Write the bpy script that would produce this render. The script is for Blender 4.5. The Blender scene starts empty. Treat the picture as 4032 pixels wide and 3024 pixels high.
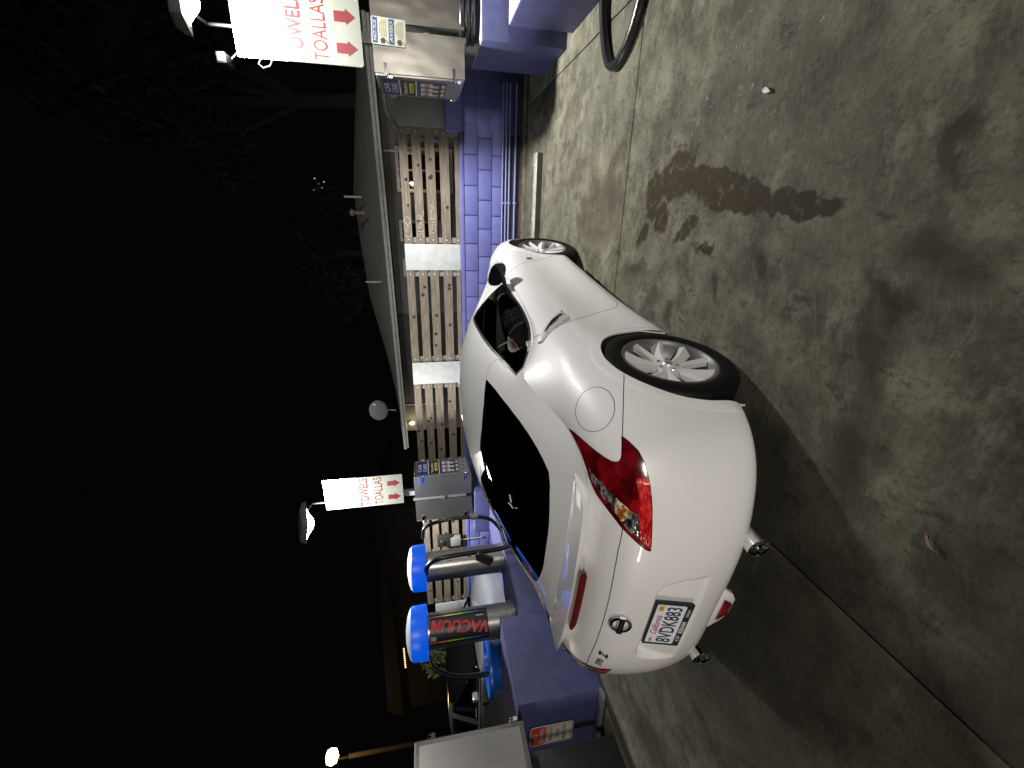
import bpy, bmesh, math, random
import numpy as np
from mathutils import Vector, Matrix

random.seed(7)
SC = bpy.context.scene
COL = SC.collection
PI = math.pi

# ------------------------------------------------------------------ camera, sky, exposure
# world: X runs along the block wall (to the right in the upright picture), Y away from the camera, Z up
CAM = Vector((1.5340, -2.0060, 1.5300))
FW, RT, UP = Vector((-.3597, .9133, -.1907)), Vector((.9328, .3570, -.0494)), Vector((-.0232, .1957, .9804))
cd = bpy.data.cameras.new('camera'); cam = bpy.data.objects.new('camera', cd); COL.objects.link(cam)
X_, Y_, Z_ = -UP, RT, -FW          # the phone was held on its side: picture right = world down
cam.matrix_world = Matrix(((X_.x, Y_.x, Z_.x, CAM.x), (X_.y, Y_.y, Z_.y, CAM.y), (X_.z, Y_.z, Z_.z, CAM.z), (0, 0, 0, 1)))
cd.sensor_width = 36; cd.lens = 36 * 1680 / 4032; cd.clip_start = .05; cd.clip_end = 400
SC.camera = cam

W = bpy.data.worlds.new('World'); SC.world = W; W.use_nodes = True
bg = W.node_tree.nodes['Background']; bg.inputs[0].default_value = (.8, .82, .85, 1); bg.inputs[1].default_value = .0013
SC.view_settings.view_transform = 'Standard'; SC.view_settings.look = 'None'
SC.view_settings.gamma = 1; SC.view_settings.exposure = 0
SC.view_settings.use_curve_mapping = False
SC.cycles.use_denoising = True
SC.cycles.max_bounces = 6; SC.cycles.sample_clamp_indirect = 4; SC.cycles.caustics_reflective = False; SC.cycles.caustics_refractive = False
FLOOD_WATT = 295          # each sign flood
REAR_WATT = 275           # bay lights behind the camera

# ------------------------------------------------------------------ material helpers
def nt(m): return m.node_tree.nodes, m.node_tree.links
def pos_node(N):
    g = N.new('ShaderNodeNewGeometry'); return g.outputs['Position']
def noise(N, L, vec, scale, detail=4, rough=.55, stretch=None):
    if stretch:
        mp = N.new('ShaderNodeMapping'); L.new(vec, mp.inputs[0]); mp.inputs['Scale'].default_value = stretch; vec = mp.outputs[0]
    n = N.new('ShaderNodeTexNoise'); n.inputs['Scale'].default_value = scale; n.inputs['Detail'].default_value = detail; n.inputs['Roughness'].default_value = rough
    L.new(vec, n.inputs['Vector']); return n.outputs['Fac']
def ramp(N, L, fac, a, b, ca=(0, 0, 0, 1), cb=(1, 1, 1, 1)):
    r = N.new('ShaderNodeMapRange'); r.inputs[1].default_value = a; r.inputs[2].default_value = b; r.clamp = True
    L.new(fac, r.inputs[0]); return r.outputs[0]
def mixc(N, L, fac, a, b, mode='MIX'):
    m = N.new('ShaderNodeMix'); m.data_type = 'RGBA'; m.blend_type = mode
    for s, v in ((m.inputs[0], fac), (m.inputs[6], a), (m.inputs[7], b)):
        if hasattr(v, 'is_output'): L.new(v, s)
        elif isinstance(v, (int, float)): s.default_value = v
        else: s.default_value = (*v, 1) if len(v) == 3 else v
    return m.outputs[2]
def math_(N, L, op, a, b=0):
    m = N.new('ShaderNodeMath'); m.operation = op
    for s, v in ((m.inputs[0], a), (m.inputs[1], b)):
        if hasattr(v, 'is_output'): L.new(v, s)
        else: s.default_value = v
    return m.outputs[0]
MATS = {}
def mat(name, col, rough=.6, metal=0, var=.12, scale=6, bump=0, bscale=60, col2=None, stretch=None, coat=0, emit=None, es=0, spec=.5):
    if name in MATS: return MATS[name]
    m = bpy.data.materials.new(name); m.use_nodes = True; N, L = nt(m); b = N['Principled BSDF']
    tc = N.new('ShaderNodeTexCoord'); v = tc.outputs['Object']
    b.inputs['Roughness'].default_value = rough; b.inputs['Metallic'].default_value = metal
    b.inputs['Specular IOR Level'].default_value = spec
    if coat: b.inputs['Coat Weight'].default_value = coat; b.inputs['Coat Roughness'].default_value = .04
    if var:
        n = ramp(N, L, noise(N, L, v, scale, 5, .6, stretch), .3, .7)
        c2 = col2 or tuple(c * (1 - var) for c in col); c1 = col if col2 else tuple(min(1, c * (1 + var * .6)) for c in col)
        L.new(mixc(N, L, n, c2, c1), b.inputs['Base Color'])
    else: b.inputs['Base Color'].default_value = (*col, 1)
    if bump:
        bp = N.new('ShaderNodeBump'); bp.inputs['Strength'].default_value = bump; bp.inputs['Distance'].default_value = .004
        L.new(noise(N, L, v, bscale, 4, .6, stretch), bp.inputs['Height']); L.new(bp.outputs[0], b.inputs['Normal'])
    if emit: b.inputs['Emission Color'].default_value = (*emit, 1); b.inputs['Emission Strength'].default_value = es
    MATS[name] = m; return m
def glass_mat(name, tint, ior=1.5, rough=0.0):
    m = bpy.data.materials.new(name); m.use_nodes = True; N, L = nt(m); N.remove(N['Principled BSDF'])
    t = N.new('ShaderNodeBsdfTransparent'); t.inputs[0].default_value = (*tint, 1)
    g = N.new('ShaderNodeBsdfGlossy'); g.inputs['Roughness'].default_value = rough; g.inputs[0].default_value = (1, 1, 1, 1)
    f = N.new('ShaderNodeFresnel'); f.inputs[0].default_value = ior
    x = N.new('ShaderNodeMixShader'); L.new(f.outputs[0], x.inputs[0]); L.new(t.outputs[0], x.inputs[1]); L.new(g.outputs[0], x.inputs[2])
    L.new(x.outputs[0], N['Material Output'].inputs[0]); MATS[name] = m; return m

# ------------------------------------------------------------------ object helpers
def tag(o, label=None, cat=None, group=None, kind=None):
    if label: o['label'] = label
    if cat: o['category'] = cat
    if group: o['group'] = group
    if kind: o['kind'] = kind
    return o
def thing(name, label, cat, loc=(0, 0, 0), rz=0, group=None):
    o = bpy.data.objects.new(name, None); o.empty_display_size = .1; COL.objects.link(o)
    o.location = loc; o.rotation_euler = (0, 0, rz); return tag(o, label, cat, group)
def root_of(o):
    while o.parent: o = o.parent
    return o
def link(name, me, parent=None, loc=(0, 0, 0)):
    o = bpy.data.objects.new(name, me); COL.objects.link(o); o.location = loc
    if parent: o.parent = parent
    return o
class MB:
    """collects geometry; coordinates are the local ones of the thing it will hang under"""
    def __init__(s): s.v = []; s.f = []; s.mi = []; s.cur = 0
    def add(s, vs, fs):
        o = len(s.v); s.v += [tuple(p) for p in vs]
        for f in fs: s.f.append([i + o for i in f]); s.mi.append(s.cur)
        return s
    def box(s, lo, hi):
        x0, y0, z0 = lo; x1, y1, z1 = hi
        return s.add([(x0, y0, z0), (x1, y0, z0), (x1, y1, z0), (x0, y1, z0), (x0, y0, z1), (x1, y0, z1), (x1, y1, z1), (x0, y1, z1)],
                     [(0, 3, 2, 1), (4, 5, 6, 7), (0, 1, 5, 4), (1, 2, 6, 5), (2, 3, 7, 6), (3, 0, 4, 7)])
    def obox(s, c, ax, ay, az):
        c, ax, ay, az = map(Vector, (c, ax, ay, az)); P = []
        for k in (-1, 1):
            for i, j in ((-1, -1), (1, -1), (1, 1), (-1, 1)): P.append(c + ax * i + ay * j + az * k)
        fs = [(0, 3, 2, 1), (4, 5, 6, 7), (0, 1, 5, 4), (1, 2, 6, 5), (2, 3, 7, 6), (3, 0, 4, 7)]
        if ax.cross(ay).dot(az) < 0: fs = [f[::-1] for f in fs]
        return s.add(P, fs)
    def tube(s, path, r, n=10, cap=True, closed=False):
        path = [Vector(p) for p in path]; m = len(path); rr = r if hasattr(r, '__len__') else [r] * m
        T = []
        for i in range(m):
            a = path[i - 1] if (i > 0 or closed) else path[0]; b = path[(i + 1) % m] if (i < m - 1 or closed) else path[-1]
            T.append((b - a).normalized())
        u = T[0].orthogonal().normalized(); V = []
        for i in range(m):
            u = (u - T[i] * u.dot(T[i])).normalized(); w = T[i].cross(u)
            for k in range(n):
                a = 2 * PI * k / n; V.append(path[i] + (u * math.cos(a) + w * math.sin(a)) * rr[i])
        F = []
        for i in range(m if closed else m - 1):
            j = (i + 1) % m
            for k in range(n): F.append((i * n + k, i * n + (k + 1) % n, j * n + (k + 1) % n, j * n + k))
        if cap and not closed: F += [tuple(range(n))[::-1], tuple(range((m - 1) * n, m * n))]
        return s.add(V, F)
    def lathe(s, prof, c=(0, 0, 0), ax='z', n=32, a0=0, a1=2 * PI):
        """prof: (radius, height) along axis"""
        V = []; full = abs(a1 - a0 - 2 * PI) < 1e-6; nn = n if full else n + 1
        for r, h in prof:
            for k in range(nn):
                a = a0 + (a1 - a0) * k / n; p = (r * math.cos(a), r * math.sin(a), h)
                if ax == 'y': p = (p[0], h, p[1])
                if ax == 'x': p = (h, p[0], p[1])
                V.append((p[0] + c[0], p[1] + c[1], p[2] + c[2]))
        F = []; flip = ax == 'y'
        for i in range(len(prof) - 1):
            for k in range(n):
                q = (i * nn + k, i * nn + (k + 1) % nn, (i + 1) * nn + (k + 1) % nn, (i + 1) * nn + k); F.append(q[::-1] if flip else q)
        return s.add(V, F)
    def prism(s, poly, base, ex, ey, ez):
        """poly 2D in (ex,ey) frame at base, extruded along ez"""
        base, ex, ey, ez = map(Vector, (base, ex, ey, ez)); n = len(poly)
        V = [base + ex * a + ey * b for a, b in poly] + [base + ex * a + ey * b + ez for a, b in poly]
        F = [tuple(range(n))[::-1], tuple(range(n, 2 * n))] + [(i, (i + 1) % n, n + (i + 1) % n, n + i) for i in range(n)]
        ar = sum(poly[i][0] * poly[(i + 1) % n][1] - poly[(i + 1) % n][0] * poly[i][1] for i in range(n))
        if (ar > 0) != (ex.cross(ey).dot(ez) > 0): F = [f[::-1] for f in F]
        return s.add(V, F)
    def mesh(s, name, m, smooth=40):
        me = bpy.data.meshes.new(name); me.from_pydata(s.v, [], s.f)
        for x in (m if isinstance(m, (list, tuple)) else [m]): me.materials.append(x)
        if any(s.mi): me.polygons.foreach_set('material_index', s.mi)
        if smooth:
            me.polygons.foreach_set('use_smooth', [True] * len(me.polygons)); me.update()
            me.set_sharp_from_angle(angle=math.radians(smooth))
        me.update(); return me
    def build(s, name, m, parent=None, bevel=0, smooth=40, seg=2, loc=(0, 0, 0)):
        if bevel:
            me = s.mesh(name, m, 0); bm = bmesh.new(); bm.from_mesh(me)
            eg = [e for e in bm.edges if len(e.link_faces) == 2 and e.calc_face_angle(0) > .6]
            bmesh.ops.bevel(bm, geom=eg, offset=bevel, segments=seg, profile=.5, affect='EDGES', clamp_overlap=True)
            bm.to_mesh(me); bm.free()
            me.polygons.foreach_set('use_smooth', [True] * len(me.polygons)); me.update(); me.set_sharp_from_angle(angle=math.radians(smooth or 40))
        else: me = s.mesh(name, m, smooth)
        return link(name, me, parent, loc)
def box(lo, hi): return MB().box(lo, hi)
def rrect(x0, y0, x1, y1, r, n=4):
    P = []
    for cx, cy, a in ((x1 - r, y0 + r, -PI / 2), (x1 - r, y1 - r, 0), (x0 + r, y1 - r, PI / 2), (x0 + r, y0 + r, PI)):
        for k in range(n + 1): P.append((cx + r * math.cos(a + PI / 2 * k / n), cy + r * math.sin(a + PI / 2 * k / n)))
    return P
def text(name, string, m, parent, o, ex, ey, w=None, h=None, bold=0.0, depth=.001, align='CENTER', shear=0, sx=None):
    """flat lettering: o = centre, ex = reading direction, ey = up (unit vectors, local frame of the parent)"""
    cu = bpy.data.curves.new(name, 'FONT'); cu.body = string; cu.size = 1; cu.offset = bold; cu.extrude = 0; cu.resolution_u = 3
    cu.align_x = 'CENTER'; cu.align_y = 'CENTER'; cu.shear = shear; cu.space_line = .95
    ob = bpy.data.objects.new(name, cu); COL.objects.link(ob)
    me = bpy.data.meshes.new_from_object(ob.evaluated_get(bpy.context.evaluated_depsgraph_get()))
    bpy.data.objects.remove(ob); bpy.data.curves.remove(cu)
    n = len(me.vertices); a = np.empty(n * 3); me.vertices.foreach_get('co', a); a = a.reshape(-1, 3)
    lo, hi = a.min(0), a.max(0); c = (lo + hi) / 2; d = hi - lo
    s1 = (w / d[0]) if w else (h / d[1]); s2 = (h / d[1]) if h else s1
    ex, ey, o = Vector(ex), Vector(ey), Vector(o); ez = ex.cross(ey)
    q = (a - c) * (s1, s2, 1); E = np.array((ex, ey, ez))
    P = np.array(o) + q[:, :1] * E[0] + q[:, 1:2] * E[1] + depth * E[2]
    me.vertices.foreach_set('co', P.reshape(-1)); me.materials.clear(); me.materials.append(m); me.update()
    me.name = name
    return link(name, me, parent)
def dup(o, parent=None):
    c = o.copy(); COL.objects.link(c); c.parent = parent
    for ch in list(o.children): dup(ch, c)
    return c
def area_lamp(name, loc, direction, sx, sy, watt, col, parent=None, spread=PI):
    l = bpy.data.lights.new(name, 'AREA'); l.shape = 'RECTANGLE'; l.size = sx; l.size_y = sy; l.energy = watt; l.color = col; l.spread = spread
    o = bpy.data.objects.new(name, l); COL.objects.link(o); o.location = loc
    o.rotation_euler = Vector(direction).to_track_quat('-Z', 'Y').to_euler()
    if parent: o.parent = parent
    return o

# ------------------------------------------------------------------ materials
def concrete_ground():
    m = bpy.data.materials.new('stained_concrete'); m.use_nodes = True; N, L = nt(m); b = N['Principled BSDF']; p = pos_node(N)
    big = noise(N, L, p, .8, 6, .62); mid = noise(N, L, p, 3.6, 9, .70); fine = noise(N, L, p, 42, 6, .75); grit = noise(N, L, p, 260, 3, .75)
    c = mixc(N, L, ramp(N, L, mid, .36, .64), (.044, .041, .028), (.205, .198, .145))
    c = mixc(N, L, math_(N, L, 'MULTIPLY', ramp(N, L, big, .42, .60), .6), c, (.088, .086, .062))
    # thresholded grime patches, hand-sized and smaller
    gp = ramp(N, L, noise(N, L, p, 2.1, 10, .74), .53, .60); gp2 = ramp(N, L, noise(N, L, p, 9, 8, .72, (1, .55, 1)), .57, .63)
    c = mixc(N, L, math_(N, L, 'MULTIPLY', gp, .62), c, (.040, .036, .026)); c = mixc(N, L, math_(N, L, 'MULTIPLY', gp2, .7), c, (.030, .027, .019))
    lp_ = ramp(N, L, noise(N, L, p, 5.2, 9, .72, (.6, 1, 1)), .56, .66); c = mixc(N, L, math_(N, L, 'MULTIPLY', lp_, .40), c, (.30, .292, .225))
    c = mixc(N, L, math_(N, L, 'MULTIPLY', ramp(N, L, fine, .50, .66), .6), c, (.042, .040, .029))
    c = mixc(N, L, math_(N, L, 'MULTIPLY', ramp(N, L, grit, .56, .74), .45), c, (.27, .27, .22))
    # finish strokes left by the broom, running along the bay
    wv = N.new('ShaderNodeVectorMath'); nz = N.new('ShaderNodeTexNoise'); nz.inputs['Scale'].default_value = 1.3; L.new(p, nz.inputs['Vector']); wv.operation = 'MULTIPLY_ADD'
    L.new(nz.outputs['Color'], wv.inputs[0]); wv.inputs[1].default_value = (.6, .6, 0); L.new(p, wv.inputs[2])
    br = noise(N, L, wv.outputs[0], 6, 6, .75, (1.5, 13, 1)); br2 = noise(N, L, wv.outputs[0], 7, 6, .75, (10, 1.6, 1))
    c = mixc(N, L, math_(N, L, 'MULTIPLY', ramp(N, L, br, .50, .70), .28), c, (.235, .235, .185))
    c = mixc(N, L, math_(N, L, 'MULTIPLY', ramp(N, L, br2, .54, .72), .42), c, (.048, .045, .034))
    # smears, scuffs and drips
    def warp(k, s):
        n = N.new('ShaderNodeTexNoise'); n.inputs['Scale'].default_value = s; n.inputs['Detail'].default_value = 5; L.new(p, n.inputs['Vector'])
        a = N.new('ShaderNodeVectorMath'); a.operation = 'SUBTRACT'; L.new(n.outputs['Color'], a.inputs[0]); a.inputs[1].default_value = (.5, .5, .5)
        q = N.new('ShaderNodeVectorMath'); q.operation = 'SCALE'; L.new(a.outputs[0], q.inputs[0]); q.inputs['Scale'].default_value = k
        r = N.new('ShaderNodeVectorMath'); L.new(p, r.inputs[0]); L.new(q.outputs[0], r.inputs[1]); return r.outputs[0]
    w1, w2 = warp(.15, 9), warp(.42, 3.6)
    def blob(vec, x, y, rx, ry, ang, a=.75, e=1.0):
        mp = N.new('ShaderNodeMapping'); mp.vector_type = 'TEXTURE'; L.new(vec, mp.inputs[0])
        mp.inputs['Location'].default_value = (x, y, 0); mp.inputs['Rotation'].default_value = (0, 0, ang); mp.inputs['Scale'].default_value = (rx, ry, 1e3)
        ln = N.new('ShaderNodeVectorMath'); ln.operation = 'LENGTH'; L.new(mp.outputs[0], ln.inputs[0])
        return ramp(N, L, ln.outputs['Value'], e, a)
    def union(bl):
        o = bl[0]
        for q in bl[1:]: o = math_(N, L, 'MAXIMUM', o, q)
        return o
    wet = union([blob(w1, 1.70, .12, .10, .42, -.22, .9), blob(w1, 1.62, -.30, .055, .30, -.05, .88), blob(w1, 1.80, .62, .14, .24, .3, .85), blob(w1, 1.70, .85, .16, .13, 0, .8),
                 blob(w1, 1.50, .42, .05, .16, .5, .8), blob(w1, 1.56, .70, .10, .10, .5, .75), blob(w1, 1.42, .2, .035, .09, .2, .8), blob(w1, 1.44, .95, .05, .12, .9, .8)])
    wet = math_(N, L, 'MULTIPLY', wet, ramp(N, L, noise(N, L, p, 16, 6, .7), .30, .46))
    c = mixc(N, L, math_(N, L, 'MULTIPLY', wet, .93), c, (.030, .022, .009))
    damp = union([blob(w2, 1.62, 1.75, .34, .60, .25, .6), blob(w2, 1.98, 2.45, .07, .42, .35, .6), blob(w2, 2.2, 2.9, .05, .25, .5, .6), blob(w2, 1.95, 1.55, .05, .22, .7, .6)])
    c = mixc(N, L, math_(N, L, 'MULTIPLY', damp, .62), c, (.060, .050, .034))
    dirt_shade = union([blob(w2, 1.48, -.97, .17, .13, .2, .3), blob(w2, 1.30, -.80, .2, .05, .4, .4), blob(w2, 1.74, -.92, .08, .05, .8, .5), blob(w2, 1.12, -.85, .26, .10, .3, .3), blob(w2, .75, -.9, .5, .16, .2, .2),
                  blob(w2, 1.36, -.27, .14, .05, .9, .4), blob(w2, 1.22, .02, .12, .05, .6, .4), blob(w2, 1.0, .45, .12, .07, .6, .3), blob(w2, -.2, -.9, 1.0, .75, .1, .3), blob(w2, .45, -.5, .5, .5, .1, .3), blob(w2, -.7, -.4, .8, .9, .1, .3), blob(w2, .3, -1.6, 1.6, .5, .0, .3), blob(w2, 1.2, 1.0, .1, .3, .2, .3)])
    c = mixc(N, L, math_(N, L, 'MULTIPLY', dirt_shade, .74), c, (.026, .023, .015))  # oil dirt; broad blobs also paint in shade the rear lights wash out
    spots = N.new('ShaderNodeTexVoronoi'); spots.inputs['Scale'].default_value = 11; L.new(w1, spots.inputs['Vector'])
    sp = math_(N, L, 'MULTIPLY', ramp(N, L, spots.outputs['Distance'], .22, .12), ramp(N, L, noise(N, L, p, 1.7, 3), .50, .62))
    c = mixc(N, L, math_(N, L, 'MULTIPLY', sp, .6), c, (.05, .045, .032))
    ws = N.new('ShaderNodeTexVoronoi'); ws.inputs['Scale'].default_value = 17; L.new(w1, ws.inputs['Vector'])
    wsp = math_(N, L, 'MULTIPLY', ramp(N, L, ws.outputs['Distance'], .10, .05), blob(w2, 2.15, .25, .55, .75, .2, .3))
    c = mixc(N, L, math_(N, L, 'MULTIPLY', wsp, .8), c, (.5, .5, .46))
    scuff = math_(N, L, 'MULTIPLY', ramp(N, L, noise(N, L, w1, 16, 5, .75, (3, .6, 1)), .60, .70), blob(w2, 2.2, .5, .6, .9, .2, .2))
    c = mixc(N, L, math_(N, L, 'MULTIPLY', scuff, .55), c, (.33, .33, .28))
    # lighter and darker streaks along the gutter by the left island
    gut = math_(N, L, 'MULTIPLY', blob(p, -1.9, .2, .45, 2.6, .1, .2), ramp(N, L, noise(N, L, p, 6, 5, .7, (3, .35, 1)), .40, .62))
    c = mixc(N, L, math_(N, L, 'MULTIPLY', gut, .6), c, (.17, .18, .13))
    gd = math_(N, L, 'MULTIPLY', blob(p, -2.25, .2, .32, 2.6, .1, .4), ramp(N, L, noise(N, L, p, 7, 5, .7, (3, .35, 1)), .36, .6))
    c = mixc(N, L, math_(N, L, 'MULTIPLY', gd, .7), c, (.030, .027, .02))
    L.new(c, b.inputs['Base Color'])
    r = mixc(N, L, wet, (.80, .80, .80), (.55, .55, .55)); L.new(r, b.inputs['Roughness']); sp_ = mixc(N, L, wet, (.22,)*3, (.08,)*3); L.new(sp_, b.inputs['Specular IOR Level'])
    bp = N.new('ShaderNodeBump'); bp.inputs['Strength'].default_value = .55; bp.inputs['Distance'].default_value = .006
    hh = math_(N, L, 'ADD', math_(N, L, 'ADD', math_(N, L, 'MULTIPLY', fine, .6), math_(N, L, 'MULTIPLY', br, .6)), math_(N, L, 'MULTIPLY', grit, .3))
    L.new(hh, bp.inputs['Height']); L.new(bp.outputs[0], b.inputs['Normal']); MATS['stained_concrete'] = m; return m
GROUND = concrete_ground()
BLUE = mat('blue_block_paint', (.128, .137, .385), .55, var=.16, scale=5, bump=.35, bscale=90)
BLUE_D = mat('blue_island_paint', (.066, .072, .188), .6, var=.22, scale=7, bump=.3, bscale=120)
BLUE_P = mat('pale_blue_cap_paint', (.24, .26, .46), .5, var=.1, scale=9, bump=.2)
MORTAR = mat('painted_mortar', (.085, .09, .26), .7, var=.15, scale=20)
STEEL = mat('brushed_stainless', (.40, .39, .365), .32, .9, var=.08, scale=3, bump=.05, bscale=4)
STEEL_D = mat('worn_stainless', (.40, .39, .365), .38, .9, var=.2, scale=8, bump=.12, bscale=9)
CHROME = mat('chrome', (.85, .85, .86), .07, 1, var=0)
GALV = mat('galvanized_steel', (.44, .45, .43), .45, .7, var=.25, scale=14)
WOOD = mat('weathered_board', (.275, .235, .185), .75, var=.5, scale=4, col2=(.125, .098, .072), stretch=(.9, 9, 9), bump=.35, bscale=9)
PANELW = mat('whitewashed_panel', (.56, .58, .58), .7, var=.14, scale=9, bump=.2, bscale=40)
GREYP = mat('grey_panel', (.25, .25, .245), .7, var=.12, scale=7)
BLACK = mat('black_rubber', (.012, .012, .012), .45, var=.2, scale=30)
HOSE = mat('ribbed_hose_plastic', (.010, .010, .011), .30, var=.1, scale=60)
DARK = mat('dark_void', (.006, .006, .006), .8, var=0)
TOWW = mat('sign_white_dimmed', (.085,.087,.074), .45, var=.05, scale=8); TOWR = mat('sign_red_dimmed', (.052,.0016,.003), .45, var=.06, scale=30)  # base colours darkened so the print survives the flood lamp
WHITE_S = mat('sign_white', (.66, .66, .58), .4, var=.04, scale=8)
NOTW = mat('notice_white', (.27,.27,.21), .4, var=.04, scale=8); NOTB = mat('notice_blue', (.014,.034,.125), .45, var=.05); STEEL_R = mat('dimmed_stainless', (.15,.143,.128), .30, .95, var=.1, scale=3, bump=.05, bscale=4)  # notice and right cabinet steel darkened to offset the flood lamp
RED_S = mat('sign_red', (.62, .045, .06), .45, var=.06, scale=30)
BLUE_S = mat('sign_blue', (.035, .085, .30), .45, var=.05)
BLACK_S = mat('sign_black', (.02, .02, .02), .5, var=0)
ALU = mat('sign_backing_aluminium', (.55, .57, .57), .28, .9, var=.1, scale=4)

FLOOD = mat('flood_lens', (.9, .9, .9), .4, var=0, emit=(1, .97, .86), es=38)

# ================================================================== the white coupe (local frame: +x forward, +y left, z up, origin under the rear axle)
CAR = thing('parked_coupe', 'white two door sports coupe with a rear spoiler, parked nose to the wheel stop', 'car', (0, 0, 0), math.radians(80.502))
PAINT = mat('pearl_white_paint', (.775, .77, .77), .42, var=0, coat=1.0)
GLASS_S = glass_mat('side_window_glass', (.55, .58, .55)); GLASS_R = glass_mat('tinted_rear_glass', (.012, .012, .013), 1.62)
TRIM = mat('black_trim', (.012, .012, .013), .35, var=0); LINER = mat('wheel_well_black', (.008, .008, .008), .85, var=0)
def lens(name, cols, scale, rough=.10, metal=0, stretch=(1,1,1), bump=.5):
    """moulded plastic lens: random facets and prism lines under a clear coat"""
    m = bpy.data.materials.new(name); m.use_nodes = True; N, L = nt(m); b = N['Principled BSDF']; tc = N.new('ShaderNodeTexCoord')
    mp = N.new('ShaderNodeMapping'); L.new(tc.outputs['Object'],mp.inputs[0]); mp.inputs['Scale'].default_value = stretch
    v = N.new('ShaderNodeTexVoronoi'); v.inputs['Scale'].default_value = scale; L.new(mp.outputs[0],v.inputs['Vector'])
    r = N.new('ShaderNodeValToRGB'); sp = N.new('ShaderNodeSeparateColor'); L.new(v.outputs['Color'],sp.inputs[0])
    n2 = noise(N,L,tc.outputs['Object'],14,3); mx = math_(N,L,'ADD',math_(N,L,'MULTIPLY',sp.outputs[0],.55),math_(N,L,'MULTIPLY',ramp(N,L,n2,.3,.7),.45)); L.new(mx,r.inputs[0])
    el = r.color_ramp.elements
    el[0].position = cols[0][0]; el[0].color = (*cols[0][1],1); el[1].position = cols[-1][0]; el[1].color = (*cols[-1][1],1)
    for p,c in cols[1:-1]: e = el.new(p); e.color = (*c,1)
    L.new(r.outputs[0],b.inputs['Base Color']); b.inputs['Roughness'].default_value = rough; b.inputs['Metallic'].default_value = metal; b.inputs['Coat Weight'].default_value = 1; b.inputs['Coat Roughness'].default_value = .02
    bp = N.new('ShaderNodeBump'); bp.inputs['Strength'].default_value = bump; bp.inputs['Distance'].default_value = .004; L.new(v.outputs['Distance'],bp.inputs['Height']); L.new(bp.outputs[0],b.inputs['Normal']); MATS[name] = m; return m
T_RED = lens('tail_lens_red',[(.15,(.050,.001,.003)),(.5,(.14,.003,.006)),(.85,(.30,.006,.012))],16,.12,0,(1,1,1),.12); T_BRT = lens('tail_lens_bright_red',[(.2,(.25,.004,.006)),(.55,(.55,.012,.014)),(.9,(.80,.05,.045))],70,.12,0,(1,.6,2.2),.6)
T_CLR = lens('tail_lens_clear',[(.25,(.02,.02,.022)),(.5,(.12,.12,.12)),(.62,(.65,.64,.58)),(.75,(.08,.08,.085)),(.95,(.85,.84,.80))],55,.08,.6,(1,1,1.6),.9); T_AMB = lens('tail_lens_amber',[(.2,(.30,.09,.01)),(.45,(.62,.25,.03)),(.6,(.80,.78,.70)),(.9,(.85,.84,.8))],85,.1,.2,(1,1,1),.8)
PL = np.array([(-.815,0),(-.812,.22),(-.79,.42),(-.735,.59),(-.648,.728),(-.52,.84),(-.36,.897),(-.15,.920),(.10,.922),(.35,.908),(.6,.888),(.95,.870),(1.35,.866),(1.75,.873),(2.1,.893),(2.4,.908),(2.7,.908),(2.95,.875),(3.17,.77),(3.32,.58),(3.40,.32),(3.43,0)])
KL = np.array([(-.60,0,.885),(-.592,.2,.887),(-.57,.38,.888),(-.515,.53,.888),(-.43,.61,.887),(-.31,.645,.888),(-.19,.662,.898),(-.05,.668,.928),(.12,.672,.985),(.30,.692,1.035),(.50,.724,.908),(.80,.764,.824),(1.3,.777,.822),(1.7,.775,.832),(2.05,.765,.855),(2.4,.745,.85),(2.7,.725,.83),(2.95,.69,.795),(3.15,.62,.745),(3.27,.48,.71),(3.33,.27,.70),(3.35,0,.695)])
PRO = {0:[(.10,.235),(.035,.28),(.012,.36),(0,.46),(.012,.57),(.03,.66),(.046,.73),(.068,.78),(.105,.82),(.15,.86)],
 3:[(.075,.215),(.03,.25),(.010,.34),(0,.46),(.008,.57),(.022,.66),(.04,.73),(.07,.785),(.115,.83),(.165,.865)],
 5:[(.045,.185),(.018,.205),(.008,.31),(.004,.45),(0,.57),(.008,.65),(.028,.73),(.065,.795),(.12,.845),(.19,.875)],
 7.5:[(.03,.125),(.014,.15),(.010,.29),(.006,.44),(0,.57),(.006,.65),(.024,.73),(.060,.80),(.112,.86),(.17,.905)],
 10:[(.05,.105),(.02,.13),(.012,.23),(.022,.40),(.012,.55),(.0,.65),(.005,.72),(.022,.785),(.05,.83),(.085,.872)],
 13:[(.06,.125),(.024,.15),(.012,.24),(.028,.40),(.016,.54),(.0,.65),(.004,.72),(.02,.775),(.042,.81),(.065,.84)],
 15.5:[(.12,.13),(.03,.17),(.02,.28),(.012,.40),(.004,.52),(0,.61),(.010,.68),(.03,.74),(.065,.785),(.11,.82)],
 18:[(.14,.14),(.04,.17),(.01,.27),(0,.38),(.004,.46),(.012,.53),(.025,.59),(.045,.64),(.07,.68),(.10,.715)],
 21:[(.16,.15),(.04,.18),(.01,.26),(0,.36),(.004,.44),(.010,.50),(.02,.56),(.035,.61),(.05,.645),(.065,.675)]}
ZC = np.array([(-.60,.885),(-.45,.945),(-.265,1.0),(0,1.105),(.3,1.196),(.6,1.253),(.9,1.288),(1.2,1.307),(1.45,1.305),(1.65,1.265),(1.85,1.19),(2.05,1.10),(2.22,1.01),(2.36,.935),(2.5,.915),(2.8,.87),(3.1,.785),(3.35,.695)])
XC = np.array([-.60,-.46,-.33,-.20,-.06,.12,.32,.55,.86,1.27,1.66,2.02,2.36,2.68,2.95,3.17])
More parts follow.
